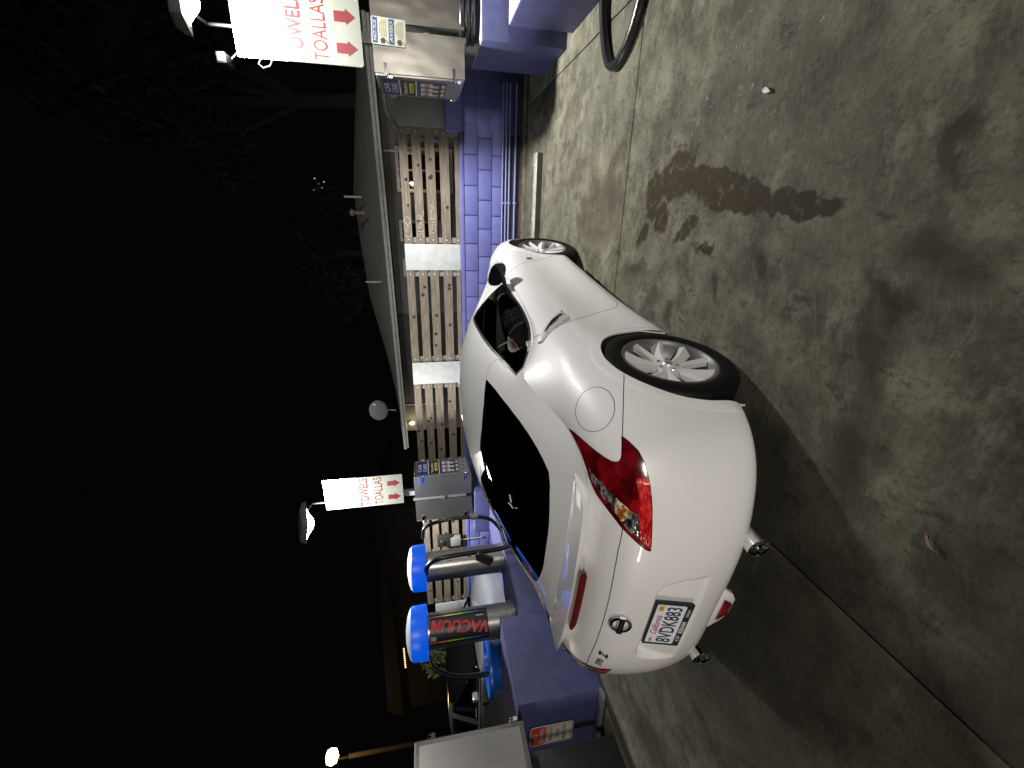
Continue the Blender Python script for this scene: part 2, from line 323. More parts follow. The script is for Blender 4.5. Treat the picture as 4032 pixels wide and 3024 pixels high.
RAIL = np.array([(-.53,.44,.892),(-.44,.485,.908),(-.32,.495,.932),(-.19,.50,.966),(-.04,.508,1.012),(.12,.522,1.06),(.32,.542,1.105),(.56,.566,1.140),(.86,.587,1.168),(1.3,.595,1.178),(1.68,.60,1.10),(2.03,.64,.985),(2.38,.66,.885),(2.69,.64,.855),(2.95,.58,.81),(3.16,.50,.757)])
def ctrl_lower():
    Q = np.concatenate([[[PL[1,0],-PL[1,1]]], PL, [[PL[-2,0],-PL[-2,1]]]]); T = Q[2:]-Q[:-2]; T /= np.linalg.norm(T,axis=1)[:,None]
    Nn = np.stack([-T[:,1],T[:,0]],-1); ks = sorted(PRO); a = np.array([PRO[k] for k in ks]); R = []
    for t in range(len(PL)):
        p = [[np.interp(t,ks,a[:,k,c]) for c in (0,1)] for k in range(a.shape[1])]
        R.append([(PL[t,0]-i*Nn[t,0],PL[t,1]-i*Nn[t,1],z) for i,z in p]+[tuple(KL[t])])
    A = np.array(R); A[0,:,1] = 0; A[-1,:,1] = 0; return A
BL = [.012,.012,.012,.012,.008,.002,.0,.008,.024,.036,.030,.022,.022,.022,.022,.022]
def ctrl_upper():
    side = KL[3:19]; rows = []
    for i in range(len(side)):
        k, r = side[i], RAIL[i]; c = np.array([XC[i],0,np.interp(XC[i],ZC[:,0],ZC[:,1])])
        P = lambda f: np.array([r[0]+(c[0]-r[0])*(1-(1-f)**2), r[1]*(1-f), r[2]+(c[2]-r[2])*(1-(1-f)**2.2)])
        rows.append([k, k*.62+r*.38+np.array([0,BL[i],0]), k*.22+r*.78+np.array([0,BL[i]*.9,.006]), P(.13), P(.40), P(.72), c])
    B = np.array(rows); K = KL
    B[0] = [K[3],K[3]*.75+K[2]*.25,K[2]*.85+K[3]*.15,K[2]*.8+K[1]*.2,K[1]*.8+K[2]*.2,K[1]*.5+K[0]*.5,K[0]]
    B[-1] = [K[18],K[18]*.75+K[19]*.25,K[19]*.7+K[18]*.3,K[19],K[20]*.7+K[19]*.3,K[20]*.5+K[21]*.5,K[21]]
    B[:,-1,1] = 0; return B
def basis_clamped(n, us):
    kn = np.concatenate([[0,0,0],np.linspace(0,1,n-2),[1,1,1]]); out = np.zeros((len(us),n))
    for a,u in enumerate(us):
        u = min(max(u,0),1-1e-9); Nv = np.zeros(n+3); Nv[np.searchsorted(kn,u,side='right')-1] = 1
        for p in range(1,4):
            M = np.zeros(n+3)
            for i in range(n+3-p):
                v = 0
                if kn[i+p]>kn[i]: v += (u-kn[i])/(kn[i+p]-kn[i])*Nv[i]
                if i+p+1<len(kn) and kn[i+p+1]>kn[i+1]: v += (kn[i+p+1]-u)/(kn[i+p+1]-kn[i+1])*Nv[i+1]
                M[i] = v
            Nv = M
        out[a] = Nv[:n]
    return out
def basis_uniform(n, ts):
    out = np.zeros((len(ts),n+2))
    for a,t in enumerate(ts):
        i = int(min(max(np.floor(t),0),n-2)); f = t-i
        out[a,i:i+4] = np.array([(1-f)**3,3*f**3-6*f*f+4,-3*f**3+3*f*f+3*f+1,f**3])/6
    return out
def ev_lower(ts, ks):
    A = ctrl_lower(); C = np.concatenate([A[[1]]*[1,-1,1],A,A[[-2]]*[1,-1,1]])
    return np.einsum('ai,ijc,bj->abc',basis_uniform(len(A),ts),C,basis_clamped(A.shape[1],ks))
def ev_upper(ts, ks):
    B = ctrl_upper(); full = np.concatenate([B,B[:,-2::-1]*[1,-1,1]],1); n = B.shape[1]
    return np.einsum('ai,ijc,bj->abc',basis_clamped(len(B),ts),full,basis_clamped(2*n-1,np.asarray(ks)*.5))
def sdf_poly(P, poly, closed=True):
    P = np.asarray(P); q = np.asarray(poly,float); n = len(q); d = np.full(len(P),1e9); ins = np.zeros(len(P),bool)
    for i in range(n if closed else n-1):
        a, b = q[i], q[(i+1)%n]; e = b-a; w = P-a
        h = np.clip((w@e)/max(e@e,1e-12),0,1); d = np.minimum(d,np.hypot(*(w-h[:,None]*e).T))
        if closed and a[1]!=b[1]:
            c = (a[1]>P[:,1])!=(b[1]>P[:,1]); xi = (b[0]-a[0])*(P[:,1]-a[1])/(b[1]-a[1])+a[0]; ins ^= c&(P[:,0]<xi)
    return np.where(ins,-d,d) if closed else d
class Skin:
    """panel soup cut out of one smooth surface; each vertex: position 3, normal 3, metric parameters 2"""
    def __init__(s, G, UV):
        nt_, nk = G.shape[:2]
        du = np.gradient(G,axis=0); dv = np.gradient(G,axis=1); n = np.cross(dv,du); n /= np.maximum(np.linalg.norm(n,axis=2),1e-12)[...,None]
        s.D = np.concatenate([G,n,UV],2).reshape(-1,8)
        i, j = np.meshgrid(np.arange(nt_-1),np.arange(nk-1),indexing='ij'); a = (i*nk+j).ravel()
        s.polys = [(tuple(q)) for q in np.stack([a,a+1,a+nk+1,a+nk],1).tolist()]; s.reg = ['']*len(s.polys)
    def op(s, phi, name, gap=0, only=None):
        """faces with phi<-gap get the region name (None deletes them); |phi|<gap vanishes"""
        P, R = [], []; ex = []; ph = phi.tolist(); base = len(s.D); cache = {}
        def cut(a, b, lev):
            key = (min(a,b),max(a,b),lev)
            if key not in cache:
                fa, fb = ph[a]-lev, ph[b]-lev; u = fa/(fa-fb); da = s.D[a] if a<base else ex[a-base]; db = s.D[b] if b<base else ex[b-base]
                cache[key] = base+len(ex); ex.append(da+(db-da)*u); ph.append(lev)
            return cache[key]
        def clip(poly, lev, inside):
            o = []
            for i in range(len(poly)):
                a, b = poly[i], poly[(i+1)%len(poly)]; ia = (ph[a]<lev)==inside; ib = (ph[b]<lev)==inside
                if ia: o.append(a)
                if ia!=ib and abs(ph[a]-lev)>1e-9 and abs(ph[b]-lev)>1e-9: o.append(cut(a,b,lev))
            return o
        for poly, rg in zip(s.polys, s.reg):
            v = [ph[i] for i in poly]; lo, hi = min(v), max(v)
            if only is not None and rg not in only: P.append(poly); R.append(rg); continue
            if lo>=gap-1e-9: P.append(poly); R.append(rg); continue
            if hi<=-gap+1e-9:
                if name is not None: P.append(poly); R.append(name)
                continue
            if lo<-gap and name is not None:
                q = clip(poly,-gap,True)
                if len(q)>2: P.append(tuple(q)); R.append(name)
            if hi>gap:
                q = clip(poly,gap,False)
                if len(q)>2: P.append(tuple(q)); R.append(rg)
        s.polys, s.reg = P, R
        if ex: s.D = np.concatenate([s.D,np.array(ex)])
    def phi(s, poly, closed=True): return sdf_poly(s.D[:,6:8],poly,closed)
    def build(s, regions, name, m, parent, mirror=False, off=0, both=False):
        V, Nn, F = [], [], []
        for sg in ((1,-1) if both else ((-1,) if mirror else (1,))):
            idx = {}; 
            for poly, rg in zip(s.polys,s.reg):
                if rg not in regions: continue
                f = []
                for i in poly:
                    if i not in idx: idx[i] = len(V); d = s.D[i]; V.append((d[0]+d[3]*off,(d[1]+d[4]*off)*sg,d[2]+d[5]*off)); Nn.append((d[3],d[4]*sg,d[5]))
                    f.append(idx[i])
                f = [x for k,x in enumerate(f) if x!=f[k-1]]
                if len(f)>2: F.append(f if sg>0 else f[::-1])
        if not F: return None
        me = bpy.data.meshes.new(name); me.from_pydata(V,[],F); me.materials.append(m); me.validate()
        me.polygons.foreach_set('use_smooth',[True]*len(me.polygons)); me.update()
        if len(me.vertices)==len(Nn): me.normals_split_custom_set_from_vertices(Nn)
        return link(name,me,parent)

# ---- sample both surfaces
TA = np.concatenate([np.linspace(0,10.5,231)[:-1],np.linspace(10.5,21,106)]); KA = np.linspace(0,1,96)
GA = ev_lower(TA,KA)
uA = np.concatenate([[0],np.cumsum(np.linalg.norm(np.diff(GA[:,48],axis=0),axis=1))]); t0 = np.argmin(abs(TA-7.5)); vA = np.concatenate([[0],np.cumsum(np.linalg.norm(np.diff(GA[t0],axis=0),axis=1))])
UVA = np.stack(np.meshgrid(uA,vA,indexing='ij'),-1)
mA = lambda L: [(np.interp(t,TA,uA) if t>=0 else t,(np.interp(k,KA,vA)+(k-1 if k>1 else 0)+(k if k<0 else 0))) for t,k in L]
REC = mA([(-1,.205),(1.50,.212),(1.46,.26),(1.40,.345),(1.29,.425),(1.20,.458),(1.06,.473),(.92,.473),(-1,.473)])
dr = sdf_poly(UVA.reshape(-1,2),REC).reshape(GA.shape[:2]); sm = np.clip(-dr/.022,0,1); sm = sm*sm*(3-2*sm)
GA[...,0] += sm*(.008+np.clip((GA[...,2]-.44)/.19,0,1)*.030)
# raised flat lip round each wheel opening
for cx_,cz_,r_ in ((.015,.30,.372),(2.555,.315,.362)):
    d_ = np.hypot(GA[...,0]-cx_,np.maximum(GA[...,2]-cz_,0))-r_; w_ = np.clip((.062-d_)/.016,0,1); w_ = w_*w_*(3-2*w_)*np.clip((GA[...,2]-.15)/.08,0,1); GA[...,1] += w_*.0055
TB = np.linspace(0,1,261); KB = np.linspace(0,1,81); GB = ev_upper(TB,KB)
uB = np.concatenate([[0],np.cumsum(np.linalg.norm(np.diff(GB[:,50],axis=0),axis=1))]); i0 = np.argmin(abs(TB-.5)); vB = np.concatenate([[0],np.cumsum(np.linalg.norm(np.diff(GB[i0],axis=0),axis=1))])
UVB = np.stack(np.meshgrid(uB,vB,indexing='ij'),-1)
mB = lambda L: [(np.interp(t,TB,uB)+(t if t<0 else 0)+(t-1 if t>1 else 0),(np.interp(k,KB,vB)+(k-1 if k>1 else 0)+(k if k<0 else 0))) for t,k in L]
# ---- panel outlines (station, level)
TAIL = [(6.0752,.9926),(5.9283,.9783),(5.7197,.9606),(5.4175,.934),(5.0988,.9001),(4.836,.8633),(4.6706,.8258),(4.6012,.7957),(4.602,.7651),(4.6651,.748),(4.7829,.7362),(5.2625,.7017),(5.0636,.6677),(4.7665,.6233),(4.4995,.605),(4.2008,.594),(3.906,.5851),(3.6103,.5818),(3.3807,.5797),(3.033,.580),(2.5621,.577),(2.2249,.574),(2.2553,.6051),(2.4241,.6773),(2.5945,.7447),(2.7709,.8112),(3.0325,.8714),(3.2712,.917),(3.507,.9585),(3.70,.976),(4.0,.984),(4.4,.988),(4.9,.99),(5.4,.992)]
CLEAR = [(4.4884,.972),(4.3036,.962),(4.1505,.9421),(4.0405,.9136),(3.8148,.8789),(3.628,.839),(3.5041,.8084),(3.364,.7628),(3.2492,.7299),(3.142,.6701),(2.8775,.6697),(2.5364,.6727),(2.6539,.7307),(2.9069,.8036),(3.1615,.8497),(3.4473,.9076),(3.7944,.9524),(3.9238,.972)]
AMBER = [(3.6029,.833),(3.5041,.8084),(3.364,.7628),(3.2492,.7299),(3.0369,.76),(2.9252,.7964),(3.0694,.8305),(3.1615,.8497)]
BRIGHT = [(4.1146,.6724),(4.0647,.5896),(3.61,.55),(3.0,.55),(2.5,.55),(2.2,.55),(2.5637,.6662),(3.142,.6701),(3.3823,.6617),(3.7372,.662)]
FUEL = [(6.0702,.6767),(5.9221,.7013),(5.801,.732),(5.7154,.7673),(5.6769,.8055),(5.6937,.8431),(5.7683,.8768),(5.8902,.904),(6.0334,.9229),(6.1969,.933),(6.3799,.9349),(6.562,.9287),(6.7232,.915),(6.8454,.8931),(6.9247,.8628),(6.9702,.8259),(6.9817,.7854),(6.9613,.7453),(6.9074,.7096),(6.8201,.6809),(6.703,.661),(6.5602,.6508),(6.4006,.6504),(6.2333,.6594)]
DOOR = [(10.2,1.05),(10.2,.9833),(9.9,.94),(9.72,.88),(9.6739,.8045),(9.7,.69),(9.7847,.5741),(9.9534,.4636),(10.2086,.3658),(10.4553,.2709),(10.5987,.2003),(10.7124,.145),(10.8581,.112),(11.0104,.095),(11.2667,.082),(11.7,.0775),(12.3217,.0786),(13.3524,.0815),(14.3454,.0907),(14.2,.2),(13.9139,.3186),(13.6839,.4218),(13.5266,.5186),(13.434,.5794),(13.3457,.6489),(13.2585,.75),(13.2,.8778),(13.15,1.05)]
SEAMQ = [(7.9,.33),(7.4101,.4374),(7.1435,.4711),(6.3631,.5807),(5.7769,.6488),(5.2535,.6993),(5.1241,.7102)]
HL = [(2.7841,.7933),(2.3616,.8093),(2.0686,.823),(1.5357,.8319),(.7412,.8326),(-1,.834)]
MARK = [(13.8178,.4958),(13.9514,.4552),(13.9588,.4195),(13.8803,.4019),(13.7922,.4421),(13.7718,.4747)]
LIP = [(6.1997,.112),(6.0131,.1019),(5.8951,.0764),(5.7,.062),(5.1651,.058),(4.2086,.0594),(2.9427,.0606),(2.364,.0781),(1.8106,.0861),(1.0,.086),(-1,.0889)]
DLO = [(.6943,.0199),(.6543,.0185),(.6238,.0155),(.598,.0115),(.5758,.010),(.5553,.010),(.5383,.010),(.5193,.0105),(.4956,.0115),(.4608,.010),(.4234,.010),(.412,.012),(.406,.0309),(.4021,.0767),(.4343,.1299),(.4769,.1974),(.5181,.2495),(.5556,.2854),(.5996,.3192),(.635,.350),(.66,.375),(.6667,.3063),(.6706,.2136),(.6816,.1312),(.6917,.0754),(.6999,.0422)]
GLASS = [(.4749,.4091),(.4235,.3562),(.3562,.306),(.306,.2955),(.2566,.3067),(.2093,.335),(.1740,.366),(.1375,.4075),(.1175,.4894),(.0965,.6369),(.085,.7567),(.0813,.8417),(.080,1.1),(.427,1.1),(.4326,.7436),(.4483,.5708)]
HATCHB = [(-1,-1),(.407,-1),(.407,.031),(.45,.17),(.4874,.2191),(.4906,.2667),(.4924,.3148),(.4754,.4075),(.4483,.5708),(.4326,.7436),(.427,1.1),(-1,1.1)]
ROOFS = [(.4754,.4075),(.5032,.4289),(.5333,.4486),(.5733,.4719),(.6156,.4917),(.66,.515)]
WSCR = [(.655,1.1),(.657,.75),(.665,.53),(.70,.50),(.75,.485),(.80,.48),(.845,.48),(.852,.7),(.856,1.1)]
HOODB = [(.866,1.1),(.864,.25),(.93,.2),(1.1,.2),(1.1,1.1)]

A = Skin(GA,UVA)
x_, z_ = A.D[:,0], A.D[:,2]
A.reg = ['quarter' if A.D[p[0],0]<1.5 else 'fender' for p in A.polys]
A.op(np.full(len(A.D),1.0),'x')
def arch_phi(D):
    def one(cx, cz, r):
        dx = D[:,0]-cx; dz = np.maximum(D[:,2]-cz,0); return np.hypot(dx,dz)-r
    return np.minimum(one(.015,.30,.372),one(2.555,.315,.362))
A.op(arch_phi(A.D),None)
def zb(D):      # lower edge of the rear apron: cut up round the tail pipes, dipping again at the middle
    y = D[:,1]; z0 = np.interp(y,[0,.09,.15,.22,.30,.40,.50,.60,.70],[.245,.245,.272,.282,.280,.250,.208,.14,.05])
    return np.where(D[:,0]<-.4,D[:,2]-z0,1)
A.op(zb(A.D),None)
A.op(A.phi(mA(TAIL)),'tail',.0022)
A.op(A.phi(mA(BRIGHT)),'tail_bright',0,('tail',)); A.op(A.phi(mA(CLEAR)),'tail_clear',0,('tail','tail_bright')); A.op(A.phi(mA(AMBER)),'tail_amber',0,('tail_clear','tail'))
A.op(A.phi(mA([(-1,-1),(7.9,-1)]+SEAMQ+[(4.9,.72),(3.5,.70),(2.9,.72)]+HL)),'bumper',.0020,('quarter',))
A.op(A.phi(mA(HL[::-1]+[(3.0,.80),(3.75,.95),(4.2,1.1),(-1,1.1)])),'hatch',.0028,('quarter',))
A.op(A.phi(mA(DOOR)),'door',.0022,('quarter','fender'))
A.op(A.phi(mA(FUEL)),'fuel',.0016,('quarter',))
A.op(A.phi(mA(MARK)),'marker',0,('fender',))
A.op(A.phi(mA([(-1,.30),(0,.30),(16.2,.30),(16.2,.52),(18,.80),(22.5,.86),(22.5,-1),(16.2,-1)][2:])),'front_bumper',.0022,('fender',))
A.op(A.phi(mA([(17.0,.72),(17.3,.60),(18.2,.62),(18.6,.76),(17.6,.93),(16.9,.92)])),'headlight',.002,('fender','front_bumper'))
A.op(A.phi(mA([(19.6,.15),(22.5,.15),(22.5,.55),(19.9,.5)])),'grille',0,('front_bumper',))
B = Skin(GB,UVB); B.reg = ['roof']*len(B.polys)
pd = B.phi(mB(DLO)); B.op(pd,'trim'); pd = B.phi(mB(DLO)); B.op(pd+.015,'sideglass',0,('trim',))
B.op(B.phi(mB(GLASS)),'rearglass',.0012)
B.op(B.phi(mB(HATCHB)),'hatch',.0014,('roof',))
B.op(B.phi(mB(ROOFS),False)-.0013,None,0,('roof','hatch'))
B.op(B.phi(mB(WSCR)),'windscreen',.001,('roof',))
B.op(B.phi(mB(HOODB)),'hood',.002,('roof',))
B.op(B.phi(mB([(.5375,.31),(.516,.28),(.513,.0),(.5135,.0),(.519,.28)])) ,'trim',0,('sideglass',))

def part(nm, m, regsA=(), regsB=(), both=True, mirror=False, off=0, parent=CAR):
    o = A.build(regsA,nm,m,parent,mirror,off,both) if regsA else None
    q = B.build(regsB,nm,m,parent,mirror,off,both) if regsB else None
    if o and q:
        bm = bmesh.new(); Nn = []
        V, F = [], []
        for me in (o.data,q.data):
            k = len(V); V += [v.co[:] for v in me.vertices]; F += [[i+k for i in p.vertices] for p in me.polygons]
            c = np.zeros((len(me.vertices),3))
            for lp in me.loops: c[lp.vertex_index] = me.corner_normals[lp.index].vector
            Nn += c.tolist()
        bm.free(); n2 = bpy.data.meshes.new(nm); n2.from_pydata(V,[],F); n2.materials.append(m); n2.polygons.foreach_set('use_smooth',[True]*len(F)); n2.update()
        n2.normals_split_custom_set_from_vertices(Nn); o.data = n2; bpy.data.objects.remove(q)
    return o or q
part('roof',PAINT,(),('roof',)); HATCH = part('hatch',PAINT,('hatch',),('hatch',))
part('rear_bumper',PAINT,('bumper',)); part('hood',PAINT,(),('hood',)); part('front_bumper',PAINT,('front_bumper',)); part('grille',TRIM,('grille',))
part('windscreen',GLASS_S,(),('windscreen',)); RG = part('rear_window',GLASS_R,(),('rearglass',))
DOORS = {}
for sd, mi in (('l',False),('r',True)):
    part('quarter_panel',PAINT,('quarter',),both=False,mirror=mi); part('front_fender',PAINT,('fender',),both=False,mirror=mi)
    DOORS[sd] = part('door',PAINT,('door',),both=False,mirror=mi)
    part('side_window',GLASS_S,(),('sideglass',),both=False,mirror=mi); part('window_trim',TRIM,(),('trim',),both=False,mirror=mi,off=.002)
    tl = part('tail_light',T_RED,('tail',),both=False,mirror=mi,off=.003)
    part('brake_lens',T_BRT,('tail_bright',),both=False,mirror=mi,off=.003,parent=tl); part('reverse_lens',T_CLR,('tail_clear',),both=False,mirror=mi,off=.003,parent=tl); part('indicator_lens',T_AMB,('tail_amber',),both=False,mirror=mi,off=.003,parent=tl)
    part('headlight',T_CLR,('headlight',),both=False,mirror=mi,off=.002)
    part('side_marker',T_CLR,('marker',),both=False,mirror=mi,off=.004)
FUELD = part('fuel_door',PAINT,('fuel',),both=False,mirror=True)
q = part('quarter_panel_cap',PAINT,('fuel',),both=False,mirror=False); q.name = 'fuel_cover'
# dark shell just under the skin: what shows in the gaps
GL = Skin(ev_lower(np.linspace(0,21,127),np.linspace(0,.97,34)),np.zeros((127,34,2))); GL.op(arch_phi(GL.D)-.02,None); GL.op(zb(GL.D)-.01,None); GL.reg = ['s']*len(GL.polys)
GL.D[:,:3] -= GL.D[:,3:6]*.05*(sdf_poly(np.stack([GL.D[:,1],GL.D[:,2]],1),[(-.1,.38),(.40,.38),(.40,.70),(-.1,.70)])<0)[:,None]*(GL.D[:,[0]]<-.6)
GL.build(('s',),'inner_shell',LINER,CAR,off=-.009,both=True)
UPS = Skin(GB[::2,::2],UVB[::2,::2]); UPS.reg = ['h']*len(UPS.polys)
for L in (DLO,GLASS,WSCR): UPS.op(UPS.phi(mB(L))-.010,None)
UPS.build(('h',),'headliner',mat('headliner_grey',(.05,.05,.048),.9,var=0),CAR,off=-.012,both=True)
# wheel arch flanges and wells
for cx, cz, r in ((.015,.30,.372),(2.555,.315,.362)):
    for sg in (1,-1):
        mb = MB(); fl = MB()
        an = [i*PI/28 for i in range(29)]; pr = [(cx+r+.0,.0)]+[(cx+r*math.cos(a),cz+r*math.sin(a)) for a in an]+[(cx-r,.0)]
        pr[0] = (cx+r,.14); pr[-1] = (cx-r,.14)
        yo = []
        for x,z in pr:
            d = np.hypot(GA[...,0]-x,GA[...,2]-z); ii = np.unravel_index(np.argmin(d+(KA>.97)[None]*9),d.shape); yo.append(GA[ii][1])
        n = len(pr); vs = [(x,sg*(y+.0005),z) for (x,z),y in zip(pr,yo)]+[(x,sg*(y-.009),z) for (x,z),y in zip(pr,yo)]
        f = [(i,i+1,n+i+1,n+i) for i in range(n-1)]; fl.add(vs,f if sg<0 else [q[::-1] for q in f])
        R2 = r+.03; vs = [(cx+(x-cx)*(r+.001)/r,sg*(y-.010),cz+(z-cz)*(R2/r if z>cz else 1)) for (x,z),y in zip(pr,yo)]+[(cx+(x-cx)*R2/r,sg*.5,cz+(z-cz)*(R2/r if z>cz else 1)) for (x,z) in pr]
        mb.add(vs,f); mb.add([(cx,sg*.5,cz)]+vs[n:],[(0,i+1,i+2) for i in range(n-1)]); fl.build('arch_flange',PAINT,CAR); mb.build('wheel_well',LINER,CAR)

box((-.60,-.62,.20),(.0,.62,.40)).build('under_tray',LINER,CAR); box((.42,-.70,.14),(2.15,.70,.18)).build('floor_pan',LINER,CAR); box((-.33,-.50,.19),(3.2,.50,.24)).build('underbody',LINER,CAR)
# rear apron centre: hanging fog lamp housing
m = MB(); m.prism([(-.15,.285),(-.10,.222),(-.055,.196),(.055,.196),(.10,.222),(.15,.285)],(-.742,0,0),(0,1,0),(0,0,1),(-.03,0,0)); m.build('diffuser_fin',PAINT,CAR,bevel=.008)
m = MB(); m.prism([(-.075,.262),(-.04,.215),(.04,.215),(.075,.262)],(-.7705,0,0),(0,1,0),(0,0,1),(-.012,0,0)); m.build('fog_lens',T_RED,CAR,bevel=.004)
# spoiler
def spoiler():
    ys = np.linspace(-1,1,45); V = []; nc = 9
    lead = [(0,-.463,.937),(.144,-.455,.936),(.30,-.44,.930),(.43,-.413,.922),(.50,-.39,.917),(.552,-.365,.912)]
    tr = [(0,-.640,.948),(.20,-.632,.947),(.40,-.607,.942),(.50,-.585,.936),(.535,-.555,.930),(.5525,-.38,.914)]
    for s_ in ys:
        y = abs(s_)*.552; e = min(1,(1-abs(s_))/.06); 
        L = np.array([np.interp(y,[a[0] for a in lead],[a[k] for a in lead]) for k in (1,2)]); T = np.array([np.interp(y,[a[0] for a in tr],[a[k] for a in tr]) for k in (1,2)])
        th = .004+.013*e*min(1,(1-abs(s_))/.25+.35)
        sec = [L+(0,-.014), L+(0,.000), L*.82+T*.18+(0,.002*e), L*.5+T*.5+(0,.002*e), L*.15+T*.85+(0,.001*e), T+(0,.001), T+(.004,-th*.55), T*.80+L*.20+(0,-th*1.6-.012*e), T*.45+L*.55+(0,-th*1.8-.03*e)]
        for x,z in sec: V.append((x,math.copysign(y,s_) if s_ else 0,z))
    F = []
    for i in range(len(ys)-1):
        for j in range(nc-1): F.append((i*nc+j,i*nc+j+1,(i+1)*nc+j+1,(i+1)*nc+j))
    return MB().add(V,F)
SP = spoiler().build('spoiler',PAINT,CAR,smooth=30)
m = MB(); n = 14
for i in range(n+1):
    y = -.215+.43*i/n; x = -.648+.036*(abs(y)/.215)**2*.2; e = 1 if 0<i<n else .5
    m.v += [(x+.02,y,.928-.018*(1-e)),(x+.002,y,.927-.018*(1-e)),(x-.001,y,.909),(x+.003,y,.890+.018*(1-e)),(x+.035,y,.888+.018*(1-e))]
for i in range(n):
    for j in range(4): m.f.append((i*5+j,i*5+5+j,i*5+6+j,i*5+1+j)); m.mi.append(0)
m.build('high_brake_light',mat('brake_lens_dark',(.10,.002,.005),.12,var=.3,scale=40,coat=1),CAR)
# emblem, lettering, plate
xe = -.7665
m = MB(); R = Matrix.Rotation(.35,3,'Y')
def ring(c, r0, r1, d): 
    P = [Vector((0,r0*math.cos(a),r0*.92*math.sin(a))) for a in np.linspace(0,2*PI,41)[:-1]]
    return [c+R@p for p in P]
EC = Vector((-.768,0,.752)); m.tube(ring(EC,.046,.046,0),.0075,8,closed=True); m.obox(EC+R@Vector((-.003,0,0)),R@Vector((.006,0,0)),(0,.056,0),R@Vector((0,0,.0125)))
m.build('badge_ring',CHROME,CAR,smooth=50)
text('badge_lettering','NISSAN',BLACK_S,CAR,EC+R@Vector((-.0095,0,0)),(0,-1,0),R@Vector((0,0,1)),w=.088,h=.0135,bold=.01)
def on_body(t,k):      # left rear: point, sideways, up, outward
    p = ev_lower([t],[k])[0,0]; a = ev_lower([t+.01],[k])[0,0]-p; b = ev_lower([t],[k+.004])[0,0]-p; n = np.cross(b,a); n /= np.linalg.norm(n)
    return Vector(p), Vector(a).normalized(), Vector(b).normalized(), Vector(n)
bp_, ba, bb, bn = on_body(1.88,.722); cp_, ca, cb_, cn = on_body(1.40,.722)
text('model_badge','370',mat('badge_satin',(.40,.40,.42),.25,.9,var=0),CAR,bp_+bn*.003,-ba,bb,w=.075,h=.030,bold=.03,depth=.001)
text('model_badge','Z',BLACK_S,CAR,cp_+cn*.003,-ca,cb_,w=.055,h=.045,bold=.05,shear=.3,depth=.001)
pu = Vector((.037,0,.148)).normalized(); pn = Vector((-1,0,.25)).normalized(); pc = Vector((-.7905,0,.540)); px_ = Vector((0,-1,0)); pn = px_.cross(pu)
PLATE = thing('licence_plate',None,None,(0,0,0)); PLATE.parent = CAR
bpy.data.objects.remove(PLATE)
fr = MB(); fr.prism(rrect(-.158,-.083,.158,.083,.008),pc+pn*.004,px_,pu,pn*.007); FRAME = fr.build('licence_plate',mat('plate_frame_black',(.012,.012,.018),.4,var=0),CAR,smooth=30)
MB().prism(rrect(-.141,-.053,.141,.073,.006),pc+pn*.0112,px_,pu,pn*.0012).build('plate_face',mat('plate_white',(.72,.74,.82),.45,var=.05,scale=40),FRAME,smooth=0)
PNAVY = mat('plate_navy',(.012,.012,.06),.5,var=0); PO = pc+pn*.0128
text('plate_number','8VDK883',PNAVY,FRAME,PO+pu*-.005,px_,pu,w=.262,h=.066,bold=.012)
text('plate_state','California',mat('plate_red',(.45,.02,.05),.5,var=0),FRAME,PO+pu*.051-px_*.004,px_,pu,w=.138,h=.030,shear=.35,bold=.006)
text('plate_month','APR',PNAVY,FRAME,PO+pu*.052-px_*.118,px_,pu,w=.032,h=.013,bold=.01)
MB().prism(rrect(-.019,-.012,.019,.012,.002),PO+pu*.053+px_*.117,px_,pu,pn*.0004).build('year_sticker',mat('sticker_yellow',(.75,.42,.02),.5,var=.1,scale=60),FRAME,smooth=0)
text('sticker_year','23',BLACK_S,FRAME,PO+pu*.053+px_*.117+pn*.0006,px_,pu,w=.018,h=.011,bold=.01)
PW = mat('frame_print',(.62,.64,.62),.5,var=.1,scale=40)
text('frame_print','OF',PW,FRAME,PO-pn*.0008-pu*.067-px_*.095,px_,pu,w=.046,h=.016,bold=.01); text('frame_print','ESSAM',PW,FRAME,PO-pn*.0008-pu*.067-px_*.01,px_,pu,w=.086,h=.019,bold=.03); text('frame_print','NISSAN',PW,FRAME,PO-pn*.0008-pu*.067+px_*.095,px_,pu,w=.05,h=.012,bold=.01)
# tail pipes
for y in (-.425,.425):
    m = MB(); m.lathe([(.046,-.60),(.050,-.765),(.052,-.780),(.0485,-.783),(.045,-.775),(.041,-.70)],(0,y,.226),'x',28); e = m.build('exhaust_tip',CHROME,CAR)
    m = MB(); m.lathe([(.042,-.72),(.0,-.72)],(0,y,.226),'x',20); m.build('exhaust_bore',DARK,e)
